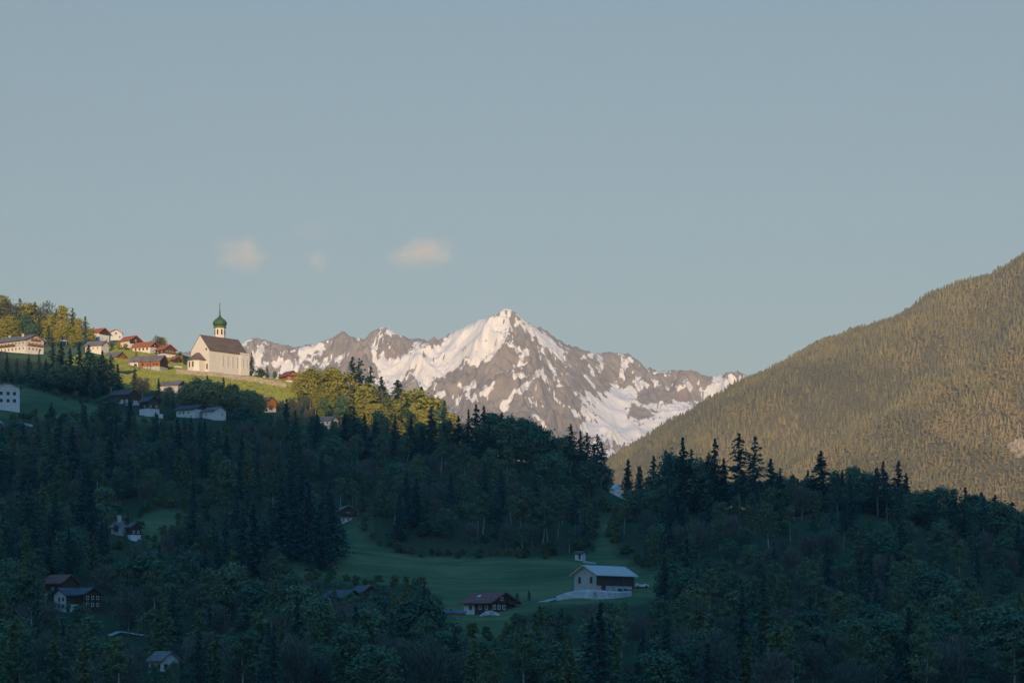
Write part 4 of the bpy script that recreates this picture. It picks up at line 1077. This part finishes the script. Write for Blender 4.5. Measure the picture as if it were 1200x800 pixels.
for i in range(3):
    proto('shrub', 4.0, crown_mesh('foliage', 'shrub', 4, .0, .55, 9, 70, .26, 140 + i), None)
proto('blossom_tree', 6.0, crown_mesh('crown', 'blossom', 6, .15, .36, 8, 42, .24, 150), trunk_mesh('trunk', 'greybark', 6, .12, 150, .02, .8, 5))
RADIUS = dict(spruce_tree=.22, pine_tree=.17, larch_tree=.22, broadleaf_tree=.33, leafy_tree=.31, birch_tree=.22, bare_tree=.30, shrub=.6, blossom_tree=.36)
LOOK = dict(spruce_tree=('dark spruce', 'sunlit spruce'), pine_tree=('sparse long-stemmed conifer', 'sunlit sparse conifer'), larch_tree=('soft green larch', 'golden-green larch'),
            broadleaf_tree=('round leafy tree', 'sunlit leafy tree'), leafy_tree=('pale yellow-green leafy tree', 'golden sunlit leafy tree'), birch_tree=('white-stemmed birch', 'sunlit birch'), bare_tree=('greyish bare-twigged tree', 'brownish bare-twigged tree'),
            shrub=('low shrub', 'sunlit low shrub'), blossom_tree=('white-blossoming tree', 'white-blossoming tree'))
NEAR = [('church', 'the church', 255, 400, 40), ('hotel', 'the cream hotel', 22, 403, 34), ('barn', 'the grey barn', 710, 678, 55), ('farmhouse', 'the red-roofed farmhouse', 575, 711, 48), ('wood_edge', 'the white-based chalet at the wood edge', 405, 603, 30),
        ('front_chalet', 'the double-gabled chalet', 90, 700, 36), ('white_block', 'the tall white house', 8, 463, 40), ('low', 'the two low white houses', 236, 483, 42), ('gap', 'the house in the gap', 714, 575, 26), ('hut', 'the tiny white hut', 680, 650, 24),
        ('cot', 'the two small cottages', 148, 620, 30), ('board_barn', 'the orange board barn', 174, 425, 34), ('twin', 'the twin dark barns', 413, 694, 36), ('valley', 'the white house lowest on the slope', 191, 782, 34), ('wood_house', 'the narrow timber house', 176, 474, 26),
        ('wall', 'the churchyard wall', 305, 444, 36), ('village', 'the orange-roofed village houses', 165, 404, 40), ('half', 'the half-lit timber barn', 316, 472, 26)]
def zone(px, py, D, lit):
    if lit and px < 210: return 'on the sunny hilltop among the village houses' if px > 108 else 'in the sunny wood above the cream hotel'
    if lit: return 'in the sunlit wood east of the church'
    if D > 1095: return 'on the shaded brow below the sunny meadow' if px > 150 else 'on the shaded slope under the cream hotel'
    if px > 712:
        if py < 628: return 'along the ridge of the eastern dark wood'
        return 'in the middle of the eastern dark wood' if py < 700 else 'at the foot of the eastern dark wood' 
    if D > 830:
        return 'in the dark wood above the central meadow' if px > 390 else ('on the dark slope under the shaded grass strip' if px > 200 else 'on the dark western slope')
    return 'in the lowest wood below the farmhouse' if px > 420 else ('in the lowest wood west of the twin barns' if px > 210 else 'in the dark wood round the double-gabled chalet')
COUNT = {}
PLACED = []
def shadow_z(x, y):
    """height of the western mountain's shade over a point"""
    s_ = x * SUN_H.x + y * SUN_H.y; c = x * E2.x + y * E2.y
    return np.interp(c, RIDGE_C, RIDGE_H) - 5 - (2500 - s_) * math.tan(SUN_EL)
def put(kind, x, y, H, wide=1.0, label=None, variant=None, z=None):
    pr = KIND[kind]; i = random.randrange(len(pr)) if variant is None else variant % len(pr)
    H0, cr, tr = pr[i]
    s = H / H0; z = gz(x, y) if z is None else z
    px, py = pix(x, y, z); top = py - H / (K * y)
    lit = z + .72 * H > shadow_z(x, y)
    if label is None:
        mid = (py + top) / 2; best = None
        for k, ph, bx, by, rad in NEAR:
            d = math.hypot(px - bx, mid - by)
            if d < rad and (best is None or d < best[0]): best = (d, ph, bx, by)
        if best:
            dx, dy = px - best[2], mid - best[3]
            rel = ('just east of ' if dx > 0 else 'just west of ') if abs(dx) > abs(dy) else ('just behind ' if dy < 0 else 'just below ')
            where = rel + best[1]
        else: where = zone(px, py, y, lit)
        avg = dict(spruce_tree=17, pine_tree=18, larch_tree=15, broadleaf_tree=13, leafy_tree=13, birch_tree=14.5, bare_tree=11.5, shrub=3.5, blossom_tree=6)[kind]
        size = 'small ' if H < avg * .86 else 'tall ' if H > avg * 1.16 else ''
        label = size + LOOK[kind][int(lit)] + ' ' + where
    r_ = thing(kind, label, 'shrub' if kind == 'shrub' else 'tree', (x, y, z), random.uniform(0, 6.28), label)
    w = s * wide * random.uniform(.92, 1.08)
    r_.scale = (w, w, s)
    link('foliage' if kind == 'shrub' else 'crown', cr, r_)
    if tr is not None: link('trunk', tr, r_)
    COUNT[kind] = COUNT.get(kind, 0) + 1
    PLACED.append((x, y, H * RADIUS[kind] * wide))
    return r_
def skyline(kind, px, D, top, wide=1.2, label=None, variant=None):
    if kind == 'broadleaf_tree' and ((px > 330 and 1140 < D < 1300) or (px < 215 and D > 1340)) and random.random() < .8: kind = 'leafy_tree'  # at sunlit spots most broadleaf trees become the copy coloured as lit
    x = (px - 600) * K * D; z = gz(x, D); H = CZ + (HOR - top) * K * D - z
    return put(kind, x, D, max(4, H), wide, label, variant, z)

sp, pi_, la, br, bi, ba, sh = 'spruce_tree', 'pine_tree', 'larch_tree', 'broadleaf_tree', 'birch_tree', 'bare_tree', 'shrub'
# skyline of the dark wood over the central meadow
for a in [(sp, 415, 1030, 477, 1.1), (sp, 404, 1030, 484), (sp, 427, 1035, 486), (sp, 440, 1035, 492), (sp, 463, 1035, 487), (sp, 482, 1030, 487), (sp, 505, 1028, 476, 1.25), (br, 493, 1040, 493), (br, 524, 1030, 489), (sp, 537, 1025, 487), (sp, 549, 1020, 480, .9),
          (sp, 558, 1018, 474), (sp, 567, 1016, 475, .9), (br, 577, 1018, 481), (sp, 588, 1014, 483), (br, 600, 1012, 483, 1.1), (br, 612, 1012, 488), (br, 622, 1010, 491), (br, 632, 1010, 498), (sp, 640, 1014, 507), (sp, 648, 1012, 511),
          (br, 657, 1012, 508), (pi_, 669, 1010, 497), (sp, 680, 1012, 505), (pi_, 688, 1010, 507), (pi_, 700, 1012, 509, 1.1), (pi_, 705, 1016, 518), (sp, 696, 1022, 520), (br, 650, 985, 530), (br, 690, 990, 535)]: skyline(*a)
# skyline of the eastern wood
for a in [(sp, 736, 930, 538, 1.1), (sp, 750, 940, 546), (sp, 766, 915, 534), (sp, 780, 905, 527), (br, 790, 900, 524), (sp, 800, 892, 513, 1.25), (sp, 810, 892, 526), (br, 822, 890, 531), (sp, 830, 888, 530), (sp, 838, 884, 514, .95), (sp, 848, 884, 537), (pi_, 866, 880, 508, 1.3), (pi_, 885, 878, 512, 1.25),
          (sp, 903, 872, 537), (br, 920, 868, 557), (sp, 914, 866, 548), (sp, 935, 862, 560), (br, 948, 860, 553), (sp, 962, 856, 528, 1.5), (br, 980, 852, 549), (br, 1000, 852, 544, 1.1), (br, 1016, 852, 550), (sp, 1035, 850, 540, 1.2), (sp, 1026, 850, 549), (sp, 1053, 848, 540), (sp, 1062, 846, 554),
          (br, 1072, 846, 571), (br, 1086, 845, 571), (br, 1106, 843, 567), (sp, 1118, 842, 573, 1.7), (sp, 1131, 840, 571, 1.5), (br, 1139, 838, 577), (sp, 1150, 840, 577, 1.8), (br, 1158, 836, 581), (sp, 1166, 838, 580, 1.6), (br, 1176, 834, 587), (sp, 1186, 836, 588, 1.9), (br, 1197, 834, 595)]: skyline(*a)
# sunlit wood east of the church
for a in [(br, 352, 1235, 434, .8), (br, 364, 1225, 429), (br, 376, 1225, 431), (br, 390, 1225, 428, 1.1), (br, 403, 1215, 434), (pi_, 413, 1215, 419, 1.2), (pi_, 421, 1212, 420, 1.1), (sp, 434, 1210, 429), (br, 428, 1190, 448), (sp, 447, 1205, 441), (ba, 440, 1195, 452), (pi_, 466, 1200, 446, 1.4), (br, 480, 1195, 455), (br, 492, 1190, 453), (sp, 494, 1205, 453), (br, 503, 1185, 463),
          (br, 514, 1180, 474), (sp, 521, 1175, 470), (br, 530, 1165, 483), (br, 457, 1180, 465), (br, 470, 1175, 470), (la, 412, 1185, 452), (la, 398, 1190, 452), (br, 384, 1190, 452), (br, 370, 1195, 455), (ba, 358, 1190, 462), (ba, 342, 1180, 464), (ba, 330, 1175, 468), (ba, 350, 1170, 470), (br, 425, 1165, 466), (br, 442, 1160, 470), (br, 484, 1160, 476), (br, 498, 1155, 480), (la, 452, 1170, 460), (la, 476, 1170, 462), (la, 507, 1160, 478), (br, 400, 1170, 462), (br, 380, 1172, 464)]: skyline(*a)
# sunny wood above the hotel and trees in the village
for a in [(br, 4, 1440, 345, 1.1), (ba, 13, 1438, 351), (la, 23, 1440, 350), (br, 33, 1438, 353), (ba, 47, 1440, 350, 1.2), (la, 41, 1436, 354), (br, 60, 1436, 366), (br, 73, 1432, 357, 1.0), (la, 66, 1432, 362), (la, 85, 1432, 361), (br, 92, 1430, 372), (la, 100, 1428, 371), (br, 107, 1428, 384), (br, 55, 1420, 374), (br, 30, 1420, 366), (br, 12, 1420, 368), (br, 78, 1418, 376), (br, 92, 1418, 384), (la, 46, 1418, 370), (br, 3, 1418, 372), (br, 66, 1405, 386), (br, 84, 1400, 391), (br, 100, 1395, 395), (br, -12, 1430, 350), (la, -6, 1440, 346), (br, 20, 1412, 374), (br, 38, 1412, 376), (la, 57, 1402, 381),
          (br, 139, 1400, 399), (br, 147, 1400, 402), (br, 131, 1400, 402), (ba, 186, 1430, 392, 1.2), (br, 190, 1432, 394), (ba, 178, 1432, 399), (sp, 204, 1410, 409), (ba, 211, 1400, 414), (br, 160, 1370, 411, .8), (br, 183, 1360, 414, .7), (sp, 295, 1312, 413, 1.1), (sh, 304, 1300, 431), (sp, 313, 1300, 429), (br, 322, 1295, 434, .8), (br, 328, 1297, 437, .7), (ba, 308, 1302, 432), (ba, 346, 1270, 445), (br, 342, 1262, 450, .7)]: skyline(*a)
# dark trees on the brow, cut out against the sunny meadow
for a in [(sp, 8, 1180, 413), (sp, 20, 1175, 419), (sp, 34, 1178, 415), (sp, 46, 1172, 409, .9), (sp, 62, 1160, 397, 1.0), (sp, 72, 1162, 401), (sp, 82, 1160, 408), (sp, 93, 1160, 401, 1.0), (sp, 104, 1162, 404), (br, 114, 1165, 412), (sp, 120, 1160, 411, 1.15), (pi_, 130, 1162, 416, 1.5), (sp, 138, 1165, 426, 1.2),
          (sp, 54, 1155, 420), (sp, 110, 1150, 424), (br, 88, 1150, 424), (br, 66, 1148, 424), (br, 40, 1150, 432), (br, 24, 1150, 436), (sp, 14, 1150, 434), (br, 2, 1160, 432), (sp, 158, 1170, 431, 1.2), (ba, 167, 1168, 439, 1.2), (sp, 186, 1165, 443, 1.1), (br, 198, 1155, 452), (sp, 195, 1150, 458),
          (br, 222, 1123, 443), (br, 233, 1123, 440), (sp, 243, 1120, 440, 1.1), (br, 252, 1120, 443), (sp, 262, 1118, 442, 1.1), (br, 272, 1118, 448), (pi_, 279, 1118, 453), (br, 288, 1116, 455), (br, 298, 1114, 456, 1.1), (sp, 283, 1150, 462), (br, 306, 1155, 462), (sp, 328, 1140, 481), (ba, 345, 1140, 476), (ba, 362, 1140, 478), (br, 376, 1150, 480), (sp, 390, 1090, 490),
          (sp, 60, 1070, 471, 1.2), (sp, 97, 1068, 470, 1.2), (br, 75, 1062, 482), (sp, 203, 1140, 462)]: skyline(*a)
# trees that stand out inside the shade
for a in [(pi_, 785, 880, 532, 1.0, None, 1), (bi, 610, 878, 575, 1.0), (bi, 616, 880, 570), (bi, 560, 880, 580, 1.0), (bi, 566, 882, 575), (bi, 532, 885, 590), (bi, 553, 884, 590), (bi, 637, 876, 588), (bi, 641, 880, 592), (bi, 462, 880, 575), (sp, 488, 880, 560, 1.2), (sp, 478, 885, 575), (sp, 500, 876, 580),
          (sp, 497, 640, 682, .9), (br, 484, 640, 690, .6), (sp, 376, 800, 588, 1.2), (sp, 362, 810, 570, 1.1), (sp, 345, 815, 575), (sp, 390, 815, 580), (sp, 330, 830, 560), (sp, 354, 830, 555), (sp, 385, 840, 562), (br, 275, 700, 655, 1.0), (sp, 297, 735, 590, 1.2), (sp, 310, 740, 610), (sp, 255, 930, 505), (sp, 208, 920, 490, 1.2), (sp, 262, 915, 520, 1.1), (sp, 70, 900, 488, 1.2), (sp, 85, 905, 500), (sp, 130, 900, 505), (sp, 240, 920, 512),
          (br, 440, 715, 680, .6), (br, 620, 690, 700, .6), (br, 606, 690, 698, .7)]: skyline(*a)
skyline('blossom_tree', 697, 690, 706, 1.1, 'white-blossoming tree below the grey barn')
for a in [(ba, 136, 770, 616, .8), (br, 147, 762, 627, .8), (br, 372, 1080, 494), (br, 381, 1082, 497), (br, 392, 1084, 492), (br, 364, 1085, 493), (br, 392, 690, 690, .8), (br, 408, 685, 698, .7), (br, 424, 690, 692, .8), (br, 436, 692, 690, .7), (br, 80, 645, 706, .8), (br, 98, 645, 708, .7), (br, 199, 1185, 452, 1.0), (br, 211, 1185, 453, 1.0), (sp, 146, 1140, 466), (br, 138, 1138, 468), (br, 154, 1138, 467), (br, 181, 524, 776, .8), (br, 204, 522, 772, .8), (br, 190, 516, 786, .7), (br, 66, 660, 692), (br, 60, 665, 690), (br, 104, 640, 706, .8)]: skyline(*a)
for px in range(548, 712, 8): put(sh, (px - 600) * K * 1033, 1033, random.uniform(4, 6)); skyline(br, px + random.uniform(-3, 3), 1042 + random.uniform(-8, 8), np.interp(px, [548, 640, 712], [512, 528, 545]) + random.uniform(-4, 4))
for px in range(1020, 1215, 8): skyline(br, px + random.uniform(-3, 3), 862 + random.uniform(-6, 6), np.interp(px, [1020, 1100, 1210], [575, 592, 612]) + random.uniform(-4, 4))
for px in range(740, 1020, 9): skyline(br, px + random.uniform(-3, 3), 900 + random.uniform(-8, 8), np.interp(px, [740, 860, 1020], [572, 560, 570]) + random.uniform(-4, 4))

# the rest of the woods
cand = []
D = 452.0
while D < 1062:
    half = (0.2124 + .012) * D + 8
    xx = -half - 14
    while xx < half + 34:
        cand.append((xx + random.uniform(-4.2, 4.2), D + random.uniform(-5, 5))); xx += 10.2
    D += 13.5
random.shuffle(cand)
CX = np.array(cand); Zc = ground(CX[:, 0], CX[:, 1]); PX, PY = pix(CX[:, 0], CX[:, 1], Zc); MD = meadow_d(PX, PY)
fp_ = np.array([(at(*c)[0], c[2]) for c in SPOT.values()])
dens = fbm(CX[:, 0] / 55, CX[:, 1] / 55, 2)
CAP = 390
for i in range(len(cand)):
    x, y = CX[i]; px, py, z = PX[i], PY[i], Zc[i]
    if MD[i] > -3 or py > 850: continue
    if px > 200 and px < 395 and 495 < py < 498: continue
    if np.min(np.hypot(fp_[:, 0] - x, fp_[:, 1] - y)) < 9: continue
    if min((math.hypot(x - a, y - b_) for a, b_, c in PLACED), default=99) < 5.2: continue
    # which kind grows here
    if px > 712: wts = dict(spruce_tree=.24, broadleaf_tree=.44, larch_tree=.05, birch_tree=.06, bare_tree=.10, pine_tree=.04) if py < 690 else dict(spruce_tree=.12, broadleaf_tree=.56, larch_tree=.04, birch_tree=.06, bare_tree=.15)
    elif y > 830 and px > 395: wts = dict(spruce_tree=.17, broadleaf_tree=.47, larch_tree=.04, birch_tree=.17, bare_tree=.10, pine_tree=.02)
    elif y > 700: wts = dict(spruce_tree=.36, broadleaf_tree=.36, larch_tree=.05, birch_tree=.04, bare_tree=.14)
    else: wts = dict(spruce_tree=.13, broadleaf_tree=.58, larch_tree=.04, birch_tree=.04, bare_tree=.17)
    f = 1.0 + 1.2 * dens[i]
    wts['spruce_tree'] *= max(.15, f); wts['broadleaf_tree'] *= max(.2, 2 - f)
    ks = [k for k in wts if COUNT.get(k, 0) < CAP]
    kind = random.choices(ks, [wts[k] for k in ks])[0]
    H = dict(spruce_tree=random.uniform(12, 21), pine_tree=random.uniform(14, 21), larch_tree=random.uniform(11, 18), broadleaf_tree=random.uniform(9, 17) if y > 680 else random.uniform(10.5, 18.5), leafy_tree=random.uniform(8, 14), birch_tree=random.uniform(11, 17), bare_tree=random.uniform(8, 14))[kind]
    if px > 1060 and y > 700: H *= .86
    if px > 715 and py < 650: H = min(H, 17)
    if MD[i] > -9: H *= .7
    def bad(Hh):
        top = py - Hh / (K * y); rw = RADIUS[kind] * Hh / (K * y)
        for a0, b0, a1, b1, DD in CLEAR:
            if y < DD + 4 and px + rw * .8 > a0 and px - rw * .8 < a1 and top < b1 and py > b0: return True
        tp = np.array([(px, top + 1), (px - rw * .6, top + (py - top) * .4), (px + rw * .6, top + (py - top) * .4)])
        return bool((meadow_d(tp[:, 0], tp[:, 1])[[0, 1, 2]] > 5).any())
    ok = not bad(H)
    if not ok:
        for q in (.75, .55):
            if not bad(H * q): H *= q; ok = True; break
    if not ok:
        kind = 'shrub'; H = random.uniform(2.2, 4.5)
        if bad(H): continue
    put(kind, x, y, H, random.uniform(1.05, 1.4) if kind in ('broadleaf_tree', 'leafy_tree') else random.uniform(.95, 1.25))
# undergrowth between the stems
ns = 0
for x, y in cand[::-1]:
    if ns >= 190: break
    x += 4.5; y += 4.0; z = gz(x, y); px, py = pix(x, y, z)
    if not (0 < px < 1200 and 835 < y < 1005): continue
    d_ = float(meadow_d(np.array([px]), np.array([py]))[0])
    if d_ > -2.5 or np.min(np.hypot(fp_[:, 0] - x, fp_[:, 1] - y)) < 10: continue
    if any(y < DD + 4 and a0 - 4 < px < a1 + 4 and py > b0 and py - 12 < b1 for a0, b0, a1, b1, DD in CLEAR): continue
    put('shrub', x, y, random.uniform(3.0, 5.5)); ns += 1
# shrubs along the edges of the open grass
for poly in MEADOW[:3]:
    n = len(poly)
    for i in range(n):
        (ax, ay), (bx, by) = poly[i], poly[(i + 1) % n]
        L_ = math.hypot(bx - ax, by - ay); q = int(L_ / 9)
        for k in range(q):
            t = (k + random.random()) / max(1, q); px = ax + (bx - ax) * t + random.uniform(-4, 4); py = ay + (by - ay) * t + random.uniform(-2, 2)
            if not (-5 < px < 1205): continue
            # distance at which the slope meets that sight line
            for D in np.arange(560, 1230, 6.0):
                X = (px - 600) * K * D
                if gz(X, D) >= CZ + (HOR - py) * K * D: break
            else: continue
            top = py - 4 / (K * D)
            if any(D < DD + 4 and a0 - 6 < px < a1 + 6 and top < b1 and py > b0 for a0, b0, a1, b1, DD in CLEAR): continue
            if np.min(np.hypot(fp_[:, 0] - X, fp_[:, 1] - D)) < 11: continue
            put('shrub', X, D, random.uniform(1.8, 4.2))
# upright tufts on the sunny meadow, colour brightened to stand for sunlight
ng = 170000
gxx = rng.uniform(-235, -85, ng); gyy = rng.uniform(1160, 1440, ng); gzz = ground(gxx, gyy); gpx, gpy = pix(gxx, gyy, gzz)
gk = (np.maximum(sdist(gpx, gpy, MEADOW[3]), sdist(gpx, gpy, MEADOW[5])) > 0) & (gpx > 60)
P = np.stack([gxx, gyy, gzz + .22], -1)[gk]; ga = rng.uniform(0, 6.28, len(P)); gh = rng.uniform(.28, .6, len(P))
A_ = np.stack([np.cos(ga), np.sin(ga), np.zeros(len(P))], -1) * rng.uniform(.25, .6, (len(P), 1)); B_ = np.stack([rng.normal(0, .1, len(P)), rng.normal(0, .1, len(P)), gh], -1)
V, F = cards(P, A_, B_)
o = link('meadow_grass', mesh_np('meadow_grass', V, F, [surf('spring_grass', (0.20, 0.25, 0.065), (0.34, 0.35, 0.09), 0.05, 0.9)])); o['kind'] = 'stuff'
print('TREES', COUNT, len(PLACED))

# ------------------------------------------------------------------ evening clouds, far behind and above
def cloud(px, py, w, h, dens_, label, seed, D=16000.0):
    x, y, z = at(px, py, D); sx_, sz_ = w * K * D / 2, h * K * D / 2
    bm = bmesh.new(); bmesh.ops.create_icosphere(bm, subdivisions=3, radius=1.0)
    for v in bm.verts: v.co = Vector((v.co.x * sx_, v.co.y * sx_ * .8, v.co.z * sz_))
    me = bpy.data.meshes.new('cloud'); bm.to_mesh(me); bm.free()
    m, nt, out = new_mat('cloud_vapour')
    tc = N(nt, 'ShaderNodeTexCoord'); mp = N(nt, 'ShaderNodeMapping')
    mp.inputs['Scale'].default_value = (1 / sx_, 1 / (sx_ * .8), 1 / sz_); nt.links.new(tc.outputs['Object'], mp.inputs[0])
    ln = N(nt, 'ShaderNodeVectorMath', operation='LENGTH'); nt.links.new(mp.outputs[0], ln.inputs[0])
    m2 = N(nt, 'ShaderNodeMapping'); m2.inputs['Location'].default_value = (seed * 3.1, seed, 0); m2.inputs['Scale'].default_value = (1.9, 1.9, 1.6); nt.links.new(mp.outputs[0], m2.inputs[0])
    no = N(nt, 'ShaderNodeTexNoise', Scale=1.0, Detail=5.0, Roughness=0.55); nt.links.new(m2.outputs[0], no.inputs['Vector'])
    f = N(nt, 'ShaderNodeMapRange'); f.inputs[1].default_value = 1.0; f.inputs[2].default_value = 0.0; nt.links.new(ln.outputs['Value'], f.inputs[0])
    ad = N(nt, 'ShaderNodeMath', operation='MULTIPLY_ADD'); ad.inputs[1].default_value = 2.3; nt.links.new(no.outputs[0], ad.inputs[0]); nt.links.new(f.outputs[0], ad.inputs[2])
    g = N(nt, 'ShaderNodeMapRange'); g.inputs[1].default_value = 1.35; g.inputs[2].default_value = 2.1; g.inputs[3].default_value = 0; g.inputs[4].default_value = dens_; nt.links.new(ad.outputs[0], g.inputs[0])
    ed = N(nt, 'ShaderNodeMapRange'); ed.inputs[1].default_value = 1.0; ed.inputs[2].default_value = 0.75; nt.links.new(ln.outputs['Value'], ed.inputs[0])
    mu = N(nt, 'ShaderNodeMath', operation='MULTIPLY'); nt.links.new(g.outputs[0], mu.inputs[0]); nt.links.new(ed.outputs[0], mu.inputs[1])
    pv = N(nt, 'ShaderNodeVolumePrincipled'); pv.inputs['Color'].default_value = (0.98, .83, .73, 1); pv.inputs['Anisotropy'].default_value = -0.3  # pink of the evening sun mixed into the vapour colour
    nt.links.new(mu.outputs[0], pv.inputs['Density']); nt.links.new(pv.outputs[0], out.inputs['Volume'])
    me.materials.append(m)
    o = link('cloud', me); o.location = (x, y, z); tag(o, label, 'cloud', 'small evening clouds')
cloud(285, 299, 84, 50, .0021, 'small peach cloud high over the church, the westernmost of the clouds', 1)
cloud(496, 297, 108, 50, .0020, 'largest peach cloud, above the gap between church and snowy peak', 2)
cloud(374, 306, 36, 40, .0022, 'faint small wisp of cloud between the two larger clouds', 3)
cloud(366, 270, 66, 34, .0004, 'thinnest grey wisp of cloud above the small middle wisp', 4)
cloud(797, 379, 44, 26, .0004, 'faint low wisp of cloud east of the snowy peak', 5)

# ------------------------------------------------------------------ evening haze
hz = MB().box(-7300, 7300, -5000, 12800, -60, 1480)
m, nt, out = new_mat('evening_air')
pv = N(nt, 'ShaderNodeVolumePrincipled')
pv.inputs['Color'].default_value = (0.92, 0.93, 0.90, 1)
pv.inputs['Density'].default_value = 6.0e-5
pv.inputs['Anisotropy'].default_value = 0.0
nt.links.new(pv.outputs[0], out.inputs['Volume'])
try: m.cycles.homogeneous_volume = True
except Exception: pass
o = hz.build('haze', m); o['kind'] = 'stuff'
